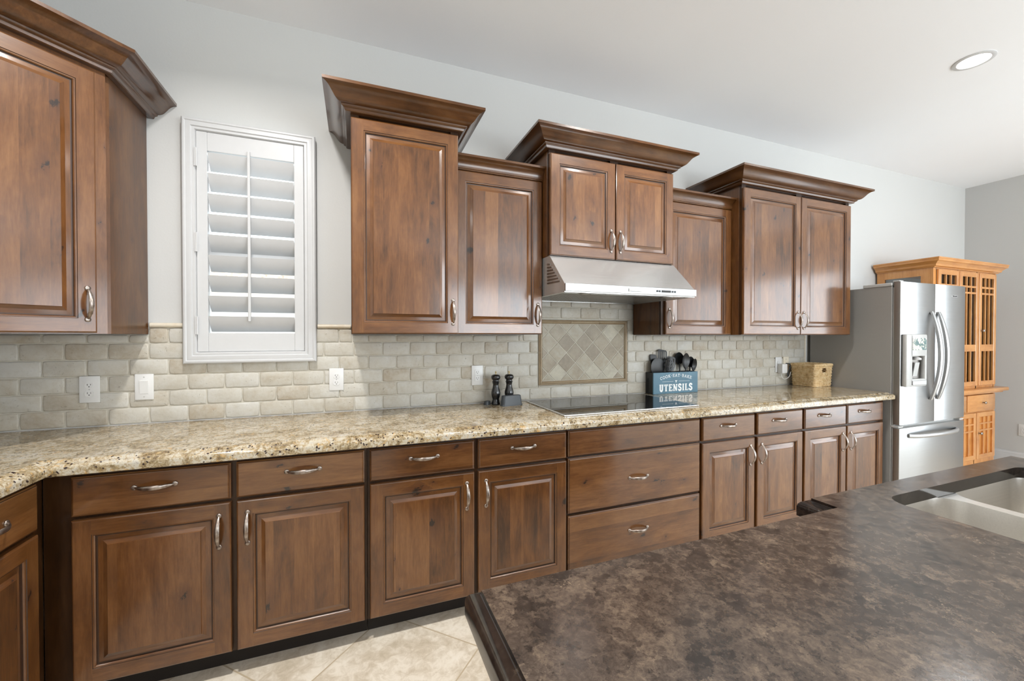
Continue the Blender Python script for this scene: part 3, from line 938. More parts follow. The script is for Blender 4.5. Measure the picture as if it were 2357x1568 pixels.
# cooktop ---------------------------------------------------------
ck = thing('cooktop', 'black glass cooktop with steel trim set in the granite', 'cooktop', (1.56, -.35, .9645))
def ckb(a, b, c, d, e, f, bb=0): return MB().box(a-1.56, b-1.56, c+.35, d+.35, e-.9645, f-.9645, 0, bb)
obj('glass_top', ckb(1.088, 2.028, -.612, -.090, .9655, .9715, .001), 'glassblack', ck)
tr = MB()
for a in ((1.075, 1.0875, -.625, -.080), (2.0285, 2.041, -.625, -.080), (1.0875, 2.0285, -.625, -.6125), (1.0875, 2.0285, -.0895, -.080)):
    tr.box(a[0]-1.56, a[1]-1.56, a[2]+.35, a[3]+.35, .0002, .0075, 0, .002)
obj('steel_trim', tr, 'steel', ck)

# range hood ------------------------------------------------------
hx0, hx1 = 1.077, 2.006
hd = thing('range_hood', 'stainless steel under-cabinet range hood above the cooktop', 'range hood', (1.54, 0, 1.652))
o3 = (1.54, 0, 1.652)
sh = [(-.0015, 1.664), (-.0015, 1.889), (-.432, 1.889), (-.618, 1.703), (-.618, 1.664)]
cn = MB(); cn.prism(sh, 'x', hx0, hx1)
obj('canopy', cn, 'steel', hd, rel=o3, smooth=20)
obj('fascia', MB().box(hx0-.001, hx1+.002, -.632, -.619, 1.660, 1.7035, 0, .002), 'steelv', hd, rel=o3)
ud = MB()
ud.box(hx0, hx1, -.618, -.600, 1.655, 1.6635); ud.box(hx0, hx1, -.03, -.0015, 1.655, 1.6635)
ud.box(hx0, hx0+.02, -.600, -.03, 1.655, 1.6635); ud.box(hx1-.02, hx1, -.600, -.03, 1.655, 1.6635)
ud.box(hx0+.02, hx1-.02, -.600, -.56, 1.658, 1.6635)
obj('underside_rim', ud, 'steel', hd, rel=o3, smooth=0)
for a, b in ((hx0+.025, 1.385), (1.39, 1.695), (1.70, hx1-.025)):
    fb = MB(); x = a
    fb.box(a, b, -.555, -.54, 1.657, 1.6635); fb.box(a, b, -.05, -.035, 1.657, 1.6635)
    while x < b-.008:
        fb.box(x, x+.009, -.54, -.05, 1.657, 1.6635); x += .018
    obj('baffle_filter', fb, 'steel', hd, rel=o3, smooth=0)
obj('filter_backing', MB().box(hx0+.021, hx1-.021, -.558, -.031, 1.6636, 1.6639), 'slot', hd, rel=o3, smooth=0)
for x in (1.24, 1.83): obj('hood_lamp', MB().lathe([(.030, 0), (.030, .004), (.024, .006), (.024, .002)], (x, -.575, 1.6525), 24), 'greyplastic', hd, rel=o3)
bd = obj('badge', MB().box(1.492, 1.584, -.636, -.633, 1.672, 1.691, 0, .001), 'greyplastic', hd, rel=o3)
obj('control_display', MB().box(1.734, 1.803, -.6345, -.6325, 1.676, 1.689, 0, .0004), 'slot', hd, rel=o3)
for x in (1.695, 1.713, 1.811, 1.830):
    obj('button', MB().box(x, x+.012, -.6355, -.6325, 1.677, 1.688, 0, .001), 'rubber', hd, rel=o3)
lv = MB()
for k in range(7):
    z = 1.722+k*.019
    y1 = -.425-(1.878-z)/(1.878-1.703)*.193+.03
    lv.prism([(-.405, z), (y1, z-.003), (y1, z+.003), (-.405, z+.0095)], 'x', hx0-.004, hx0-.0002)
obj('side_louvers', lv, 'steeldark', hd, rel=o3, smooth=0)

def text_mesh(name, txt, size, mat, parent, loc, rot, extrude=.0004, align='CENTER'):
    cu = bpy.data.curves.new(name, 'FONT'); cu.body = txt; cu.size = size; cu.extrude = extrude
    cu.align_x = align; cu.align_y = 'CENTER'
    t = bpy.data.objects.new(name+'_tmp', cu); COL.objects.link(t)
    bpy.context.view_layer.update()
    me = bpy.data.meshes.new_from_object(t.evaluated_get(bpy.context.evaluated_depsgraph_get()))
    bpy.data.objects.remove(t); bpy.data.curves.remove(cu)
    me.materials.clear(); me.materials.append(M[mat])
    o = bpy.data.objects.new(name, me); COL.objects.link(o)
    o.parent = parent; o.location = loc; o.rotation_euler = rot
    return o
text_mesh('badge_lettering', 'KitchenAid', .0170, 'ink', bd, (1.538-1.54, -.6366, 1.681-1.652), (PI/2, 0, 0))

# shutters --------------------------------------------------------
sh_o = (-.525, 0, 1.268)
ps = thing('plantation_shutter', 'white louvred plantation shutter over the window between wall cabinets', 'window shutter', sh_o)
X0, X1, ZA, ZB = -.838, -.213, 1.266, 2.545
# moulded outer frame, mitred (profile runs inward)
fp = [(0, .001), (0, .030), (.006, .036), (.014, .038), (.018, .034), (.024, .036), (.040, .037), (.044, .031), (.050, .033), (.056, .033), (.060, .026), (.060, .001)]
fm = MB(); k = 0
for (ins, y) in fp:
    fm.v += [(X0+ins, -y-.012, ZA+ins), (X1-ins, -y-.012, ZA+ins), (X1-ins, -y-.012, ZB-ins), (X0+ins, -y-.012, ZB-ins)]
for r in range(len(fp)-1):
    for q in range(4): fm.f.append((r*4+q, r*4+(q+1) % 4, (r+1)*4+(q+1) % 4, (r+1)*4+q)); fm.m.append(0)
obj('outer_frame', fm, 'white', ps, rel=sh_o, smooth=30)
pa, pb, pc, pd = X0+.0615, X1-.0615, ZA+.0615, ZB-.0615
st = .048
pn = MB()
pn.box(pa, pa+st, -.036, -.008, pc, pd, 0, .002); pn.box(pb-st, pb, -.036, -.008, pc, pd, 0, .002)
pn.box(pa+st, pb-st, -.035, -.009, pd-.098, pd, 0, .002); pn.box(pa+st, pb-st, -.035, -.009, pc, pc+.100, 0, .002)
panel = obj('shutter_panel', pn, 'white', ps, rel=sh_o)
LW = .099; n = 16
prof = []
for i in range(n+1):
    t = i/n; prof.append((t-.5, math.sin(PI*t)*.0055))
lvp = [(LW*a, b) for a, b in prof]+[(LW*a, -b) for a, b in reversed(prof[1:-1])]
ang = math.radians(57)
lm = MB()
pr2 = []
for (u, w) in lvp:   # u along width: +u -> outside and down
    y = u*math.cos(ang)+w*math.sin(ang); z = -u*math.sin(ang)+w*math.cos(ang)
    pr2.append((y, z))
lm.prism(pr2, 'x', -(pb-pa-2*st)/2+.001, (pb-pa-2*st)/2-.001)
cx = (pa+pb)/2
lou = obj('louver', lm, 'white', ps, smooth=40, loc=(cx-sh_o[0], -.010, 2.372-.035-sh_o[2]))
for i in range(1, 9): dup(lou, ps, (cx-sh_o[0], -.010, 2.372-.035-.1077*i-sh_o[2]))
obj('tilt_rod', MB().box(-.5445, -.5305, -.0545, -.0425, 1.490, 2.405, 0, .002), 'white', ps, rel=sh_o)
for za, zb in ((2.294, 2.389), (1.850, 1.950), (1.419, 1.513)):
    hg = MB(); hg.box(X0+.056, X0+.067, -.0525, -.046, za, zb, 0, .001); hg.tube([(X0+.0665, -.053, za), (X0+.0665, -.053, zb)], .0035, 8)
    obj('hinge', hg, 'white', ps, rel=sh_o)

# wall plates -----------------------------------------------------
def outlet(label, x, z, y=-.0155, rz=0, w=.078, h=.130, loc=None, group=None, decora=False):
    r = thing('power_outlet', label, 'outlet', loc or (x, y, z), rz)
    obj('cover_plate', MB().box(-w/2, w/2, -.006, 0, -h/2, h/2, 0, .003, 2), 'plate', r)
    for s in (1, -1):
        c = MB()
        if decora: c.box(-.017, .017, -.0085, -.006, s*.0195-.018, s*.0195+.018, 0, .001)
        else:
            n = 20; vs = []
            pts = []
            for i in range(n):
                a = 2*PI*i/n; px = .0175*math.cos(a); pz = .0175*math.sin(a)
                pz = max(-.0135, min(.0135, pz)); pts.append((px, pz+s*.0205))
            c.prism(pts, 'y', -.006, -.0088)
        rc = obj('receptacle', c, 'plate', r, smooth=30)
        sl = MB(); zc = s*(.0195 if decora else .0205); yy = -.0092
        sl.box(-.0075, -.0055, yy, -.0086, zc-.001, zc+.0075); sl.box(.0055, .0072, yy, -.0086, zc+.0, zc+.007)
        sl.lathe([(.0024, 0), (.0024, .0006)], (0, -.0086, zc-.0065), 10, axis='y')
        obj('slots', sl, 'slot', rc, smooth=0)
    sc = MB().lathe([(.003, 0), (.003, .001)], (0, -.0062, 0), 12, axis='y')
    obj('screw', sc, 'greyplastic', r)
    return r
outlet('white double outlet under the corner cabinet, leftmost wall plate', -1.2195, 1.149)
outlet('white double outlet between shuttered window and salt and pepper mills', -.1085, 1.157)
outlet('white double outlet on the tiles just left of the salt and pepper mills', .7485, 1.151, decora=True)
outlet('white outlet holding a plugged-in adapter, left of the wicker basket', 3.597, 1.151, h=.137)
outlet('white double outlet low on the far right wall, cut by the picture edge', 0, 0, loc=(6.779, -.482, .385), rz=-PI/2)
sw = thing('light_switch', 'white rocker light switch left of the shuttered window', 'light switch', (-1.0065, -.0155, 1.152))
obj('cover_plate', MB().box(-.0385, .0385, -.006, 0, -.0655, .0655, 0, .003, 2), 'plate', sw)
obj('rocker', MB().prism([(-.006, -.034), (-.0075, -.034), (-.0115, .032), (-.006, .034)], 'x', -.0175, .0175), 'plate', sw, smooth=0)
for s in (-1, 1): obj('screw', MB().lathe([(.003, 0), (.003, .001)], (0, -.0062, s*.050), 12, axis='y'), 'greyplastic', sw)
cp = thing('cable_outlet_plate', 'almond cable jack plate between outlet and wicker basket', 'wall plate', (3.697, -.0155, 1.147))
obj('cover_plate', MB().box(-.037, .037, -.005, 0, -.075, .075, 0, .002), 'beige', cp)
obj('jack', MB().lathe([(.006, 0), (.006, .009), (.004, .010)], (0, -.005, .012), 12, axis='y'), 'slot', cp)
for s in (-1, 1): obj('screw', MB().lathe([(.003, 0), (.003, .001)], (0, -.005, s*.052), 10, axis='y'), 'slot', cp)
ad = thing('power_adapter', 'white plug-in power adapter in the outlet beside the wicker basket', 'power adapter', (3.612, -.0255, 1.118))
obj('adapter_body', MB().box(-.033, .033, -.045, 0, -.042, .042, 0, .005, 2), 'plate', ad)
wc = [(3.60, -.045, 1.074), (3.605, -.045, 1.045), (3.628, -.045, 1.024), (3.665, -.045, 1.023), (3.70, -.05, 1.045), (3.712, -.052, 1.085)]
def smooth_path(P, n=6):
    out = []
    for i in range(len(P)-1):
        p0, p1, p2, p3 = (Vector(P[max(0, i-1)]), Vector(P[i]), Vector(P[i+1]), Vector(P[min(len(P)-1, i+2)]))
        for k in range(n):
            t = k/n; out.append(.5*((2*p1)+(-p0+p2)*t+(2*p0-5*p1+4*p2-p3)*t*t+(-p0+3*p1-3*p2+p3)*t**3))
    out.append(Vector(P[-1])); return out
obj('cord', MB().tube(smooth_path(wc), .0025, 8), 'cablewhite', ad, rel=(3.612, -.0255, 1.118))
bc = [(3.697, -.031, 1.160), (3.705, -.045, 1.158), (3.713, -.05, 1.145), (3.705, -.045, 1.11), (3.700, -.035, 1.07), (3.714, -.03, 1.04)]
tag(obj('coaxial_cable', MB().tube(smooth_path(bc), .003, 8), 'cableblue'), 'dark blue cable hanging from the almond jack plate behind the basket', 'cable')

# salt and pepper mills -------------------------------------------
def mill(x, y, label):
    r = thing('pepper_mill', label, 'spice mill', (x, y, .9642), 0, 'black mills on the counter')
    W_ = lambda P: [(a*1.17, b) for a, b in P]
    body = [(.0235, 0), (.0245, .004), (.0235, .012), (.0200, .020), (.0205, .026), (.0185, .032), (.0190, .040), (.0225, .052), (.0255, .066), (.0258, .078), (.0235, .092), (.0190, .108), (.0165, .122), (.0160, .132), (.0175, .136), (.0190, .139), (.0175, .142), (.0205, .146), (.0215, .149), (.0190, .152)]
    obj('mill_body', MB().lathe(W_(body), (0, 0, 0), 32), 'black', r, smooth=50)
    obj('mill_head', MB().lathe(W_([(.017, .1525), (.0175, .158), (.0170, .160), (.0225, .165), (.0255, .172), (.0262, .180), (.0245, .188), (.0190, .194), (.010, .197), (.004, .1975)]), (0, 0, 0), 32), 'black', r, smooth=50)
    obj('finial', MB().lathe([(.0028, .1975), (.0030, .202), (.0028, .206), (.0055, .210), (.0062, .213), (.0045, .2155)], (0, 0, 0), 16), 'brass', r, smooth=50)
    return r
mill(.851, -.100, 'black turned mill with brass knob, the left one nearer the outlet')
mill(.941, -.107, 'black turned mill with brass knob, rising behind the charcoal stand')
def stand(x, y, rz, w, d, h, label):
    r = thing('mill_stand', label, 'mill stand', (x, y, .9642), rz)
    rings = [(1.0, 0), (1.0, .004), (.97, .006), (.95, .010), (.86, h-.006), (.82, h-.001), (.74, h)]
    def rr(s, z):
        out = []; a = w/2*s; b = d/2*(s if s > .9 else s*.96); rad = .018*s
        for cxs, cys, a0 in ((a-rad, b-rad, 0), (-a+rad, b-rad, 90), (-a+rad, -b+rad, 180), (a-rad, -b+rad, 270)):
            for t in range(6):
                an = math.radians(a0+t*18); out.append((cxs+rad*math.cos(an), cys+rad*math.sin(an), z))
        return out
    mb = MB(); n = 24
    for s, z in rings: mb.v += rr(s, z)
    for q in range(len(rings)-1):
        for i in range(n): mb.f.append((q*n+i, q*n+(i+1) % n, (q+1)*n+(i+1) % n, (q+1)*n+i)); mb.m.append(0)
    mb.f.append(tuple(range(n))[::-1]); mb.f.append(tuple((len(rings)-1)*n+i for i in range(n))); mb.m += [0, 0]
    obj('stand_shell', mb, 'rubber', r, smooth=45)
    return r
stand(.934, -.166, .12, .150, .052, .066, 'charcoal rounded mill stand in front of the right mill')
stand(.797, -.085, .5, .050, .040, .024, 'low charcoal mill stand peeking out left behind the left mill')

# utensil box -----------------------------------------------------
ub0 = (2.335, -.06, .9642)
bx = thing('utensil_box', 'open wooden box with slate blue lettered front, on the counter right of the cooktop', 'storage box', ub0)
a, b, yf, yb, hh = -.2195, .2195, -.047, .040, .165
obj('front_panel', MB().box(a, b, yf, yf+.010, 0, hh, 0, .0015), 'blue', bx)
bo = MB()
bo.box(a, b, yb-.010, yb, 0, hh); bo.box(a, b, yf+.0102, yb-.0102, 0, .008)
for s in (a, b-.010):
    bo.box(s, s+.010, yf+.0102, yb-.0102, hh-.045, hh); bo.box(s, s+.010, yf+.0102, yf+.022, .008, hh-.045); bo.box(s, s+.010, yb-.022, yb-.0102, .008, hh-.045)
    bo.box(s+(.004 if s == a else 0), s+(.010 if s == a else .006), yf+.022, yb-.022, .008, hh-.045)
obj('box_body', bo, 'nylon', bx, smooth=0)
# lettering strokes
def ribbon(mb, pts, w, y, close=False):
    n = len(pts)
    L = []
    for i in range(n):
        p0 = Vector(pts[max(0, i-1)]) if not close else Vector(pts[i-1])
        p1 = Vector(pts[min(n-1, i+1)]) if not close else Vector(pts[(i+1) % n])
        d = (p1-p0); d.normalize(); nr = Vector((-d.y, d.x)); ww = w[i] if isinstance(w, list) else w
        P = Vector(pts[i]); L.append((P+nr*ww/2, P-nr*ww/2))
    k = len(mb.v)
    for yy in (y, y-.0006):
        for q in L: mb.v += [(q[0].x, yy, q[0].y), (q[1].x, yy, q[1].y)]
    m = n if close else n-1
    for i in range(m):
        j = (i+1) % n
        A, B = k+2*n+2*i, k+2*n+2*j
        mb.f.append((A, B, B+1, A+1)); mb.m.append(0)
        mb.f.append((k+2*i, k+2*j, B, A)); mb.m.append(0); mb.f.append((k+2*i+1, k+2*j+1, B+1, A+1)); mb.m.append(0)
def arc(cx, cy, rx, ry, a0, a1, n=14): return [(cx+rx*math.cos(math.radians(a0+(a1-a0)*i/n)), cy+ry*math.sin(math.radians(a0+(a1-a0)*i/n))) for i in range(n+1)]
# each glyph in a unit box (w,1): list of (points, thick) ; thick: 1 heavy stem, 0 thin
GL = {
 'U': (.80, [([(.20, 1), (.20, .35)]+arc(.40, .33, .20, .30, 180, 360)[1:]+[(.60, 1)], 1), ([(.02, .97), (.38, .97)], 0), ([(.44, .97), (.78, .97)], 0)]),
 'T': (.80, [([(.40, 1), (.40, 0)], 1), ([(.04, .95), (.76, .95)], 0), ([(.06, .99), (.06, .72)], 0), ([(.74, .99), (.74, .72)], 0), ([(.22, .04), (.58, .04)], 0)]),
 'E': (.75, [([(.22, 1), (.22, 0)], 1), ([(.04, .96), (.68, .96)], 0), ([(.04, .04), (.70, .04)], 0), ([(.22, .52), (.52, .52)], 0), ([(.66, .98), (.66, .74)], 0), ([(.68, .02), (.68, .28)], 0), ([(.52, .64), (.52, .40)], 0)]),
 'N': (.88, [([(.18, 0), (.18, 1)], .4), ([(.16, 1), (.68, 0)], 1), ([(.70, 0), (.70, 1)], .4), ([(.02, .96), (.30, .96)], 0), ([(.54, .96), (.86, .96)], 0), ([(.03, .04), (.34, .04)], 0)]),
 'S': (.72, [([(.62, .80)]+arc(.36, .74, .22, .22, 20, 190, 12)+arc(.38, .52, .3, .0, 180, 170, 1)[:0]+[(.20, .60), (.40, .50), (.56, .40)]+arc(.36, .26, .23, .23, 15, -170, 12), 1), ([(.62, .98), (.62, .72)], 0), ([(.10, .02), (.10, .30)], 0)]),
 'I': (.44, [([(.22, 1), (.22, 0)], 1), ([(.03, .96), (.41, .96)], 0), ([(.03, .04), (.41, .04)], 0)]),
 'L': (.72, [([(.22, 1), (.22, 0)], 1), ([(.04, .96), (.42, .96)], 0), ([(.04, .04), (.68, .04)], 0), ([(.66, .02), (.66, .32)], 0)]),
 'C': (.76, [(arc(.40, .5, .30, .46, 40, 320, 18), .6), ([(.66, .96), (.66, .70)], 0)]),
 'O': (.84, [(arc(.42, .5, .34, .46, 0, 360, 24), .6)]),
 'K': (.80, [([(.18, 1), (.18, 0)], .8), ([(.66, .98), (.22, .45)], .3), ([(.36, .60), (.70, .02)], .8), ([(.03, .97), (.34, .97)], 0), ([(.03, .03), (.34, .03)], 0), ([(.52, .97), (.80, .97)], 0), ([(.56, .03), (.82, .03)], 0)]),
 'A': (.84, [([(.14, 0), (.42, 1)], .3), ([(.42, 1), (.70, 0)], .9), ([(.24, .34), (.60, .34)], 0), ([(.02, .03), (.28, .03)], 0), ([(.54, .03), (.84, .03)], 0)]),
 'B': (.76, [([(.20, 1), (.20, 0)], .8), ([(.04, .97), (.40, .97)]+arc(.40, .75, .22, .22, 90, -90, 10), .3), ([(.20, .53), (.42, .53)]+arc(.42, .28, .26, .25, 90, -90, 10)+[(.04, .03)], .3)]),
}
def word(mb, txt, cx, cz, h, wmul, tw, thin, y, curve=None, gap=.10):
    tot = sum((GL[c][0] if c in GL else .5)+gap for c in txt)-gap
    s = h*wmul; x = -tot*s/2
    for c in txt:
        gw = GL[c][0] if c in GL else .5
        xm = x+gw*s/2
        dz = 0; ro = 0
        if curve: dz = -curve*(xm**2); ro = math.atan(-2*curve*xm)
        co, si = math.cos(ro), math.sin(ro)
        def tf(p):
            u = p[0]*s-gw*s/2; v = (p[1]-.5)*h
            return (cx+xm+u*co-v*si, cz+dz+u*si+v*co)
        if c == '.':
            ribbon(mb, [tf((.25, .42)), tf((.25, .62))], h*.16, y)
        elif c in GL:
            for q, (pts, t) in enumerate(GL[c][1]):
                ribbon(mb, [tf(p) for p in pts], (thin+(tw-thin)*t), y-.0001*q)
        x += (gw+gap)*s
lt = MB(); yf2 = yf-.0002
word(lt, 'UTENSILS', 0, .046, .052, .965, .0128, .0056, yf2)
word(lt, 'COOK.EAT.BAKE', 0, .141, .0225, 1.22, .0038, .0022, yf2, curve=1.0, gap=.13)
ribbon(lt, [(-.135, .094), (-.026, .094)], .0016, yf2); ribbon(lt, [(.026, .094), (.135, .094)], .0016, yf2)
for s in (-1, 1):
    lt.prism([(0, .098), (s*.009, .104), (s*.009, .094), (0, .093)], 'y', yf2, yf2-.0006)
    lt.prism([(0, .094), (s*.007, .084), (s*.003, .084), (0, .090)], 'y', yf2, yf2-.0006)
obj('front_lettering', lt, 'ink', bx, smooth=0)

def utensil(kind, x, y, lean_x, lean_y, ztop, label, yaw=0.0, w=.07, L=.09):
    """head faces -y; handle runs down into the box. lean in radians"""
    base = Vector((x, y, .9642+.012))
    r = thing('kitchen_utensil', label, 'kitchen utensil', base, 0)
    total = ztop-base.z
    r.rotation_euler = (lean_y, lean_x, yaw)
    T = total/ (math.cos(lean_x)*math.cos(lean_y))
    hb = T-L
    obj('utensil_handle', MB().tube([(0, 0, 0), (0, 0, hb*.5), (0, 0, hb+.012)], [.006, .0055, .005], 10), 'nylon', r)
    mb = MB(); th = .003
    if kind == 'spoon' or kind == 'slotspoon' or kind == 'fork':
        nu, nv = 14, 22
        def S(u, v, side):
            hw = w/2*max(.07 if v < .5 else .012, math.sin(PI*min(1, v*.99+.01)*1.0)**.62*(1+.16*(v-.5)))
            dep = .016*(1-u*u)*math.sin(PI*v)
            return (u*hw, dep*(1 if True else -1)+side*th, hb+L*v)
        for side in (0, 1):
            k = len(mb.v)
            for i in range(nv+1):
                for j in range(nu+1): mb.v.append(S(-1+2*j/nu, i/nv, side))
            for i in range(nv):
                for j in range(nu):
                    if kind == 'slotspoon' and 4 < i < 18 and (j in (3, 6, 7, 10)) and i % 4 != 0: continue
                    if kind == 'fork' and i > 9 and j in (4, 7, 10): continue
                    a = k+i*(nu+1)+j; mb.f.append((a, a+1, a+nu+2, a+nu+1)); mb.m.append(0)
    elif kind == 'ladle':
        prof = [(.0, .026), (.018, .023), (.030, .014), (.036, 0), (.034, 0), (.028, .012), (.017, .020), (0.001, .023)]
        mb.lathe([(r_*w/.072, h_*w/.072) for r_, h_ in prof], (0, .0, hb+L*.55), 28, axis='y', caps=False)
    elif kind == 'slotturner' or kind == 'turner':
        def out(ins=0):
            return [(-w*.30+ins, hb-.002+ins), (w*.30-ins, hb-.002+ins), (w/2-ins, hb+L*.35), (w/2-ins, hb+L-.010), (w/2-.010, hb+L-ins), (-w/2+.010, hb+L+.004-ins), (-w/2+ins, hb+L-.008), (-w/2+ins, hb+L*.35)]
        loops = [out()]
        if kind == 'slotturner':
            for c in (-.30, -.10, .10, .30):
                loops.append([(w*c-w*.05, hb+L*.30), (w*c-w*.05, hb+L*.88), (w*c+w*.05, hb+L*.88), (w*c+w*.05, hb+L*.30)])
        mb.fill(loops, 0, th, frame=lambda u, v, q: (u, q+.012*((v-hb)/L)**2, v))
    elif kind in ('skimmer', 'disc'):
        loops = [[(w/2*math.cos(2*PI*i/28), hb+L/2+L/2*math.sin(2*PI*i/28)) for i in range(28)]]
        for (cu, cv) in () if kind == 'disc' else ((-.24, .30), (0, .26), (.24, .32), (-.26, .52), (0, .5), (.26, .54), (-.2, .74), (.05, .76), (.26, .74)):
            loops.append([(w*cu+w*.035+q[0]*w*.05, hb+L*cv+q[1]*L*.075) for q in ((-1.4, -1), (-.2, -1), (1.0, 1), (-.2, 1))][::-1])
        mb.fill(loops, 0, th, frame=lambda u, v, q: (u, q+.010*(1-(2*u/w)**2), v))
    obj('utensil_head', mb, 'nylon', r, smooth=45)
    return r
ug = 'black nylon kitchen utensils in the blue-fronted box'
utensil('disc', 2.205, -.056, -.05, .05, 1.238, 'black broad round turner, leftmost in the blue-fronted box', w=.135, L=.135)
utensil('turner', 2.190, -.040, -.04, 0, 1.265, 'black solid turner rising behind the broad round one in the box', w=.06, L=.10)
utensil('slotturner', 2.235, -.044, .10, 0, 1.300, 'black slotted turner, the tallest on the left side of the box', w=.086, L=.10)
utensil('skimmer', 2.285, -.066, .05, .08, 1.245, 'black slotted skimmer leaning at the left front of the box', yaw=.3, w=.105, L=.125)
utensil('slotturner', 2.325, -.045, .08, 0, 1.245, 'black square slotted turner beside the skimmer near the box middle', yaw=-.3, w=.065, L=.11)
utensil('spoon', 2.458, -.066, .03, .04, 1.276, 'large black solid spoon, tallest on the right side of the box', yaw=.2, w=.096, L=.13)
utensil('spoon', 2.440, -.044, -.06, 0, 1.282, 'black spoon half hidden behind the large solid spoon', w=.09, L=.10)
utensil('spoon', 2.515, -.044, .12, 0, 1.245, 'black spoon at the rear right end of the box', w=.085, L=.09)
utensil('fork', 2.532, -.068, .10, .03, 1.215, 'black slotted pasta fork at the front right of the box', yaw=.2, w=.060, L=.09)
utensil('spoon', 2.522, -.060, .22, 0, 1.228, 'black spoon leaning out past the right end of the box', w=.05, L=.10)

# basket ----------------------------------------------------------
BO = (3.735, -.250, .9645)
bk = thing('wicker_basket', 'woven seagrass basket with cut-out handle, on the counter beside the refrigerator', 'basket', BO, math.radians(4))
bwid, bdep, bh = .240, .190, .200
def bpath(ins=0, flare=0):
    r = .012; pts = []
    x0, x1, y0, y1 = -flare+ins, bwid+flare-ins, -flare+ins, bdep+flare-ins
    def seg(p, q, n):
        for i in range(n): pts.append((p[0]+(q[0]-p[0])*i/n, p[1]+(q[1]-p[1])*i/n))
    seg((x0+r, y0), (x1-r, y0), 20); seg((x1-r, y0), (x1, y0+r), 2); seg((x1, y0+r), (x1, y1-r), 18); seg((x1, y1-r), (x1-r, y1), 2)
    seg((x1-r, y1), (x0+r, y1), 20); seg((x0+r, y1), (x0, y1-r), 2); seg((x0, y1-r), (x0, y0+r), 18); seg((x0, y0+r), (x0+r, y0), 2)
    return pts
rows = 14
wv = MB()
for r in range(rows):
    z = .006+r*.0126
    fl = .008*z/bh
    P = bpath(0, fl); n = len(P); pts = []
    for i, (x, y) in enumerate(P):
        xn, yn = P[(i+1) % n]; dx, dy = xn-x, yn-y; L = math.hypot(dx, dy); nx, ny = dy/L, -dx/L
        w = .0022*math.sin(i*PI/1.5+(r % 2)*PI)
        pts.append((x+nx*w, y+ny*w, z+.001*math.sin(i*1.7+r)))
    hole = 10 <= r <= 12
    if hole:
        q = pts[13:]+pts[:8]
        wv.tube(q, .0066, 7)
    else: wv.tube(pts, .0066, 7, closed=True)
obj('woven_body', wv, 'wicker', bk, smooth=60)
rm = MB()
P = bpath(0, .011)
n = len(P)
rm.tube([(x, y, bh-.011) for x, y in P], [(.0075, .0130+.001*math.sin(i*2.2)) for i in range(n)], 8, closed=True)
obj('rim', rm, 'wicker', bk, smooth=60)
hf = MB(); hx = [P[7][0], P[13][0]]
hf.box(hx[0], hx[1], .004, .007, .128, .168)
obj('basket_bottom', MB().box(.004, bwid-.004, .004, bdep-.004, 0, .004), 'wicker', bk, smooth=0)

# refrigerator ----------------------------------------------------
FX0, FX1 = 4.005, 4.955; FB = -.66; FF = -.715
fo = (4.48, -.35, 0)
fr = thing('refrigerator', 'stainless french-door refrigerator with ice dispenser at the end of the counter', 'refrigerator', fo)
obj('case', MB().box(FX0, FX1, FB, -.03, .03, 1.812, 0, .004), 'fridge_side', fr, rel=fo)
obj('base_grille', MB().box(FX0+.02, FX1-.02, FB-.002, FB+.05, .0, .029), 'slot', fr, rel=fo, smooth=0)
obj('door_gasket', MB().box(FX0+.012, FX1-.012, FB-.012, FB-.0005, .05, 1.80), 'greyplastic', fr, rel=fo, smooth=0)
SPL = 4.487
def fdoor(name, x0, x1, z0, z1):
    mb = MB(); n = 10
    fx = []
    for i in range(n+1):
        t = i/n; fx.append((x0+(x1-x0)*t, FF-.0))
    b = .006
    pts = [(x0, FB-.0125), (x0, FF+b), (x0+b*.3, FF+b*.3), (x0+b, FF), (x1-b, FF), (x1-b*.3, FF+b*.3), (x1, FF+b), (x1, FB-.0125)]
    mb.prism(pts, 'z', z0, z1, [2, 2, 1, 0, 0, 0, 0, 0, 1, 2] if False else 0)
    mb.m[-len(pts)-2:] = [2, 2] + [1, 1, 0, 0, 0, 1, 1, 1]
    return obj(name, mb, ['steelv', 'steeldark', 'greyplastic'], fr, rel=fo, smooth=30)
dl = fdoor('left_door', FX0, SPL-.003, .705, 1.842)
drr = fdoor('right_door', SPL+.003, FX1, .705, 1.842)
fz = fdoor('freezer_drawer', FX0, FX1, .045, .676)
hg = MB(); hg.box(FX0-.005, FX0+.085, FB+.0, FB+.20, 1.8125, 1.838, 0, .004); hg.box(FX0+.006, FX0+.06, FB-.045, FB+.0, 1.843, 1.853, 0, .003)
obj('hinge_cover', hg, 'greyplastic', fr, rel=fo)
hg = MB(); hg.box(FX1-.085, FX1+.002, FB+.0, FB+.20, 1.8125, 1.838, 0, .004)
obj('hinge_cover', hg, 'greyplastic', fr, rel=fo)
for x in (FX0-.002, FX1-.062): obj('lower_hinge', MB().box(x, x+.06, FF+.004, FB-.002, .682, .696, 0, .002), 'greyplastic', fr, rel=fo)
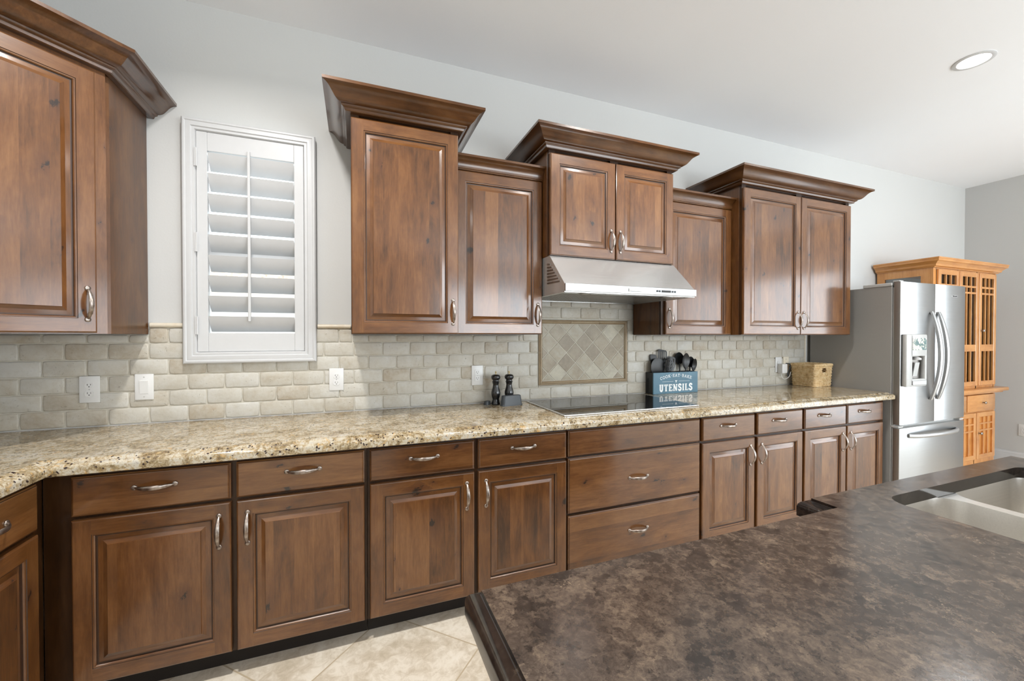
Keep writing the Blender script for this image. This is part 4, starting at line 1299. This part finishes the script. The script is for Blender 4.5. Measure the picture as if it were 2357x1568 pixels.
def bow(x, side):
    mb = MB(); n = 26; k = 8
    for i in range(n+1):
        t = i/n; s = math.sin(PI*t)
        z = .887+.725*t; y = FF-.006-.058*s**.85
        hw = .013+.006*s**.5; ht = .009+.004*s
        p0 = Vector((x, FF-.006-.058*math.sin(PI*max(0, t-.01))**.85, .887+.725*(t-.01))); p1 = Vector((x, FF-.006-.058*max(0, math.sin(PI*min(1, t+.01)))**.85, .887+.725*(t+.01)))
        T = (p1-p0).normalized(); Nn = Vector((0, -T.z, T.y)).normalized() if True else None
        for (a, b) in ((-1, -.7), (-.7, -1), (.7, -1), (1, -.7), (1, .7), (.7, 1), (-.7, 1), (-1, .7)):
            P = Vector((x, y, z))+Vector((1, 0, 0))*a*hw+Nn*b*ht
            mb.v.append(tuple(P))
    for i in range(n):
        for j in range(k): mb.f.append((i*k+j, i*k+(j+1) % k, (i+1)*k+(j+1) % k, (i+1)*k+j)); mb.m.append(0)
    mb.f.append(tuple(range(k))); mb.f.append(tuple(n*k+j for j in range(k))); mb.m += [0, 0]
    return mb
obj('handle', bow(SPL-.060, -1), 'satin', dl, rel=fo, smooth=40)
obj('handle', bow(SPL+.038, 1), 'satin', drr, rel=fo, smooth=40)
mb = MB(); pts = []
for i in range(25):
    t = i/24; pts.append((4.125+.70*t, FF-.004-.052*math.sin(PI*t)**.5, .612))
mb.tube(pts, [(.011, .017)]*25, 12)
obj('handle', mb, 'satin', fz, rel=fo, smooth=50)
# dispenser
dx0, dx1, dz0, dz1 = 4.022, 4.305, 1.010, 1.425
dp = MB()
dp.box(dx0, dx0+.085, FF-.034, FF-.0002, dz0, dz1, 0, .012, 2)
dp.box(dx1-.030, dx1, FF-.034, FF-.0002, dz0, dz1, 0, .010, 2)
dp.box(dx0+.06, dx1-.012, FF-.034, FF-.0002, 1.250, dz1, 0, .008, 2)
dp.box(dx0+.06, dx1-.012, FF-.034, FF-.0002, dz0, 1.070, 0, .008, 2)
dsp = obj('ice_dispenser', dp, 'greyplastic', dl, rel=fo)
def worn():
    m, nt, b = new_mat('worn_control_film'); g = N(nt)
    tc = g.n('ShaderNodeTexCoord'); nz = g.noise(tc.outputs['Object'], 26, 4, 0.6, 0.6).outputs[0]
    g.l(g.ramp(nz, [(0.49, (.10, .17, .17)), (0.52, (.72, .70, .58))]), b.inputs['Base Color']); b.inputs['Roughness'].default_value = 0.25
    return m
M['dispface'] = worn()
obj('control_panel', MB().box(4.100, 4.285, FF-.0365, FF-.0345, 1.30, 1.395, 0, .001), 'dispface', dsp, rel=fo)
cav = MB(); cav.box(4.090, 4.278, FF-.0025, FF-.0004, 1.071, 1.249); 
obj('dispenser_cavity', cav, 'steeldark', dsp, rel=fo, smooth=0)
pdl = MB().prism([(FF-.004, 1.09), (FF-.010, 1.09), (FF-.026, 1.20), (FF-.020, 1.20)], 'x', 4.155, 4.215)
obj('dispenser_paddle', pdl, 'greyplastic', dsp, rel=fo, smooth=0)
obj('dispenser_spout', MB().lathe([(.030, 0), (.030, .014), (.016, .022)], (4.185, FF-.018, 1.222), 16), 'greyplastic', dsp, rel=fo)
obj('drip_tray', MB().box(4.098, 4.285, FF-.040, FF-.0345, 1.022, 1.058, 0, .003), 'satin', dsp, rel=fo)
bdg = obj('badge', MB().box(4.735, 4.825, FF-.0022, FF-.0003, 1.742, 1.760, 0, .0006), 'satin', drr, rel=fo)
text_mesh('badge_lettering', 'KitchenAid', .0155, 'slot', bdg, (4.780-fo[0], FF-.0026-fo[1], 1.751), (PI/2, 0, 0))

# hutch -----------------------------------------------------------
ho = (5.60, -.25, 0)
hu = thing('china_hutch', 'honey oak china hutch with mission-lattice doors, behind the refrigerator', 'hutch', ho)
HX0, HX1, HF = 5.05, 6.20, -.46
ob = MB()
ob.box(HX0, HX1, HF+.02, -.02, .09, .832, 0); obj('lower_case', ob, 'ov', hu, rel=ho, smooth=0)
ob = MB()
ob.box(HX0-.03, HX1+.03, HF-.02, -.02, .0, .085, 0, .004); ob.box(HX0-.042, HX1+.042, HF-.034, -.018, .085, .115, 0, .010, 2); obj('plinth', ob, 'oh', hu, rel=ho)
ob = MB(); ob.box(HX0-.06, HX1+.085, HF-.075, -.018, .852, .888, 0, .008, 2); ob.box(HX0-.035, HX1+.05, HF-.045, -.018, .833, .852, 0, .006, 2); obj('ledge', ob, 'oh', hu, rel=ho)
# upper case as open box
T = .02; uz0, uz1 = .889, 2.06
ob = MB()
ob.box(HX1-T, HX1, HF+.02, -.02, uz0, uz1); ob.box(HX0, HX1-T, HF+.02, -.02, uz1-T, uz1); ob.box(HX0, HX1-T, HF+.02, -.02, uz0, uz0+T);
obj('back_panel', MB().box(HX0+T, HX1-T, -.03, -.02, uz0+T, uz1-T), 'hutchback', hu, rel=ho, smooth=0)
# left glazed side: posts and rails
ob.box(HX0, HX0+T, HF+.02, -.37, uz0+T, uz1-T); ob.box(HX0, HX0+T, -.085, -.02, uz0+T, uz1-T); ob.box(HX0, HX0+T, -.37, -.085, 1.985, uz1-T); ob.box(HX0, HX0+T, -.37, -.085, uz0+T, uz0+.08)
obj('upper_case', ob, 'ov', hu, rel=ho, smooth=0)
obj('side_pane', MB().box(HX0+.008, HX0+.012, -.372, -.083, uz0+.08, 1.985), 'glass', hu, rel=ho, smooth=0)
for z in (1.29, 1.66): obj('shelf', MB().box(HX0+T+.001, HX1-T-.001, HF+.05, -.031, z, z+.008), 'glass', hu, rel=ho, smooth=0)
cr = [(0, 2.055), (.012, 2.055), (.016, 2.062), (.030, 2.068), (.034, 2.085), (.050, 2.100), (.056, 2.106), (.066, 2.110), (.066, 2.128), (.070, 2.130), (.070, 2.142), (0, 2.142)]
cm = MB().sweep([(HX0, -.02), (HX0, HF), (HX1, HF), (HX1, -.02)], [(o, z) for o, z in cr], [1, 0, 1])
cm.box(HX0+.001, HX1-.001, HF+.001, -.021, 2.1405, 2.1419)
obj('crown_molding', cm, ['oh', 'od'], hu, rel=ho, smooth=30)
fs = MB()
for a, b in ((HX0, 5.098), (5.460, 5.472), (5.818, 5.834), (6.162, HX1)): fs.box(a, b, HF, HF+.0195, uz0, 2.054)
fs.box(HX0+.04, HX1-.03, HF, HF+.0195, 2.042, 2.054); fs.box(HX0+.04, HX1-.03, HF, HF+.0195, uz0, .912)
for a, b in ((HX0, 5.085), (5.616, 5.630), (6.165, HX1)): fs.box(a, b, HF, HF+.0195, .645, .832)
for a, b in ((HX0, 5.085), (6.165, HX1), (5.435, 5.45), (5.80, 5.812)): fs.box(a, b, HF, HF+.0195, .116, .645)
fs.box(HX0+.03, HX1-.03, HF, HF+.0195, .638, .652); fs.box(HX0+.03, HX1-.03, HF, HF+.0195, .116, .168)
obj('face_frame', fs, 'ov', hu, rel=ho, smooth=0)
def knob(parent, x, z, y=HF-.0205):
    return obj('knob', MB().lathe([(.005, 0), (.005, .010), (.013, .016), (.014, .022), (.008, .027)], (x, y, z), 16, axis='y'), 'steeldark', parent, rel=ho)
def lat_door(x0, x1, z0, z1, upper, kn=None):
    mb = MB(); s = .045; y0, y1 = HF-.020, HF-.0006
    mb.box(x0, x0+s, y0, y1, z0, z1, 0, .003); mb.box(x1-s, x1, y0, y1, z0, z1, 0, .003)
    mb.box(x0+s, x1-s, y0, y1, z1-s, z1, 1, .003); mb.box(x0+s, x1-s, y0, y1, z0, z0+s, 1, .003)
    ia, ib = x0+s, x1-s; W3 = (ib-ia)
    m = .015
    za, zb = (z0+s, z1-s)
    if upper: mb.box(ia, ib, y0+.002, y1, 1.259, 1.326, 1)
    hs = ((1.828, 1.846), (1.889, 1.907)) if upper else ((za+.62*(zb-za), za+.62*(zb-za)+m), (za+.80*(zb-za), za+.80*(zb-za)+m))
    v1 = ia+W3*.34; v2 = ia+W3*.66
    for v in (v1, v2):
        mb.box(v-m/2, v+m/2, y0+.004, y1-.003, za, zb, 0)
    for a, b in hs: mb.box(ia, ib, y0+.0045, y1-.0035, a, b, 1)
    d = obj('door', mb, ['ov', 'oh'], hu, rel=ho)
    if upper: obj('pane', MB().box(ia, ib, y1-.0028, y1-.0005, za, zb), 'glass', d, rel=ho, smooth=0)
    else: obj('panel', MB().box(ia, ib, y1-.0028, y1-.0002, za, zb), 'ov', d, rel=ho, smooth=0)
    if kn: knob(d, *kn)
    return d
lat_door(5.10, 5.458, .914, 2.040, True, (5.43, 1.46))
lat_door(5.474, 5.816, .914, 2.040, True)
lat_door(5.836, 6.160, .914, 2.040, True, (5.866, 1.465))
for a, b in ((5.087, 5.614), (5.632, 6.163)):
    d = obj('drawer', MB().box(a, b, HF-.020, HF-.0006, .655, .820, 0, .006, 2), 'oh', hu, rel=ho); knob(d, (a+b)/2+.02, .74)
lat_door(5.087, 5.433, .172, .640, False, (5.40, .42))
lat_door(5.452, 5.798, .172, .640, False)
lat_door(5.814, 6.163, .172, .640, False, (5.846, .435))

# island ----------------------------------------------------------
isl = MB()
IO = [(.18, -3.55), (2.30, -3.55), (2.30, -1.847), (1.145, -1.847), (1.145, -1.913), (.18, -1.913)]
ip = [(-.024, .964), (-.0235, .957), (-.021, .9545), (-.014, .9535), (-.007, .950), (-.002, .944), (0, .936), (0, .911), (-.004, .908)]
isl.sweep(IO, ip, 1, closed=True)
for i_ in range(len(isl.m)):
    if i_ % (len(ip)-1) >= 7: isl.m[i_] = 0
def inset(P, d):
    n = len(P); out = []
    for i in range(n):
        a, b, c = Vector(P[i-1]), Vector(P[i]), Vector(P[(i+1) % n])
        d0 = (b-a).normalized(); d1 = (c-b).normalized()
        n0 = Vector((d0.y, -d0.x)); n1 = Vector((d1.y, -d1.x)); mm = n0+n1; mm = mm/mm.dot(n0)
        out.append(tuple(b-mm*d))
    return out
def rrect(x0, x1, y0, y1, r, n=8):
    o = []
    for cx, cy, a0 in ((x1-r, y1-r, 0), (x0+r, y1-r, 90), (x0+r, y0+r, 180), (x1-r, y0+r, 270)):
        for t in range(n+1):
            an = math.radians(a0+90*t/n); o.append((cx+r*math.cos(an), cy+r*math.sin(an)))
    return o
SX0, SX1, SY0, SY1 = 1.350, 2.135, -2.37, -1.942
hole = rrect(SX0, SX1, SY0, SY1, .055)
isl.fill([inset(IO, .024), hole], .964)
isl.fill([inset(IO, .004), rrect(SX0-.05, SX1+.05, SY0-.05, SY1+.045, .05)], .908)
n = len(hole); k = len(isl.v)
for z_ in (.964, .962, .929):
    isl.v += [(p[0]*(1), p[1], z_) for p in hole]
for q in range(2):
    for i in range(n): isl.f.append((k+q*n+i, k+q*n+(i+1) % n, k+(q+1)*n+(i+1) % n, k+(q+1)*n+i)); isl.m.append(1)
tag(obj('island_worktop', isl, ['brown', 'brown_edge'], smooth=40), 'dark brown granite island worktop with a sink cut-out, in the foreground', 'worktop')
ic = thing('island_cabinet', 'kitchen island base hidden beneath the dark granite top', 'kitchen island', (1.25, -2.7, 0))
io = (1.25, -2.7, 0)
im = MB(); im.box(.30, 1.25, -3.45, -1.96, .09, .9075); im.box(2.20, 2.26, -3.45, -1.90, .09, .9075); im.box(1.25, 2.20, -3.45, -2.45, .09, .9075); im.box(1.25, 2.20, -1.893, -1.875, .09, .9075); im.box(1.25, 2.20, -2.45, -1.96, .09, .12)
obj('carcass', im, 'wv', ic, rel=io, smooth=0)
obj('toe_kick', MB().box(.36, 2.20, -3.40, -1.98, 0, .09), 'dark', ic, rel=io, smooth=0)

so = (1.74, -2.15, .66)
sk = thing('kitchen_sink', 'stainless undermount double-bowl sink in the dark island top', 'sink', so)
fl = MB()
b1 = rrect(SX0-.010, 1.652, SY0-.01, SY1+.012, .07); b2 = rrect(1.690, SX1+.010, SY0-.01, SY1+.012, .07)
o_ = rrect(SX0-.035, SX1+.035, SY0-.035, SY1+.034, .05)
fl.fill([o_, b1, b2], .9255, .0025)
obj('rim', fl, 'sinksteel', sk, rel=so, smooth=30)
def bowl(lp, dz):
    mb = MB(); n = len(lp); cx = sum(p[0] for p in lp)/n; cy = sum(p[1] for p in lp)/n
    lv = [(1.0, .9275), (.995, .920), (.985, .86), (.965, dz+.05), (.95, dz+.025), (.90, dz+.008), (.80, dz)]
    for s, z in lv: mb.v += [(cx+(p[0]-cx)*s, cy+(p[1]-cy)*s, z) for p in lp]
    for q in range(len(lv)-1):
        for i in range(n): mb.f.append((q*n+i, q*n+(i+1) % n, (q+1)*n+(i+1) % n, (q+1)*n+i)); mb.m.append(0)
    mb.f.append(tuple((len(lv)-1)*n+i for i in range(n))); mb.m.append(0)
    return mb, cx, cy
for lp, dz in ((b1, .74), (b2, .68)):
    mb, cx, cy = bowl(lp, dz)
    bw = obj('bowl', mb, 'sinksteel', sk, rel=so, smooth=50)
    obj('drain', MB().lathe([(.045, .0012), (.043, .004), (.030, .0035), (.028, .0012)], (cx, cy, dz), 24), 'chrome', bw, rel=so)

# ceiling cans ----------------------------------------------------
def can(x, y, label, power=34):
    r = thing('recessed_light', label, 'ceiling light', (x, y, CEIL), 0, 'recessed ceiling lights')
    tr = MB().lathe([(.098, 0), (.098, -.003), (.092, -.0055), (.076, -.006), (.074, -.0035), (.074, -.0002)], (0, 0, -.0002), 40, caps=False)
    obj('trim_ring', tr, 'white', r, smooth=40)
    obj('lens', MB().lathe([(.0735, -.0015), (.0735, -.0035), (.05, -.0042), (.001, -.0045)], (0, 0, 0), 40, caps=False), 'bulb', r, smooth=60)
    d = bpy.data.lights.new('lamp', 'AREA'); d.shape = 'DISK'; d.size = .14; d.energy = power; d.color = (1.0, .975, .95)
    d.spread = math.radians(150)
    o = bpy.data.objects.new('lamp', d); COL.objects.link(o); o.parent = r; o.location = (0, 0, -.012)
    return r
can(3.68, -1.23, 'round recessed ceiling light glowing at the upper right', 9)
can(1.67, -1.23, 'recessed ceiling light above the island, above the picture', 26)
can(-.36, -1.23, 'recessed ceiling light over the left counter, above the picture', 37)
can(-1.05, -3.6, 'unseen recessed light added as fill behind the camera near the left wall', 24)  # rear cans are added fill, placed clear of the door reflections
can(-1.05, -5.8, 'unseen recessed light added as fill far behind the camera near the left wall', 24)
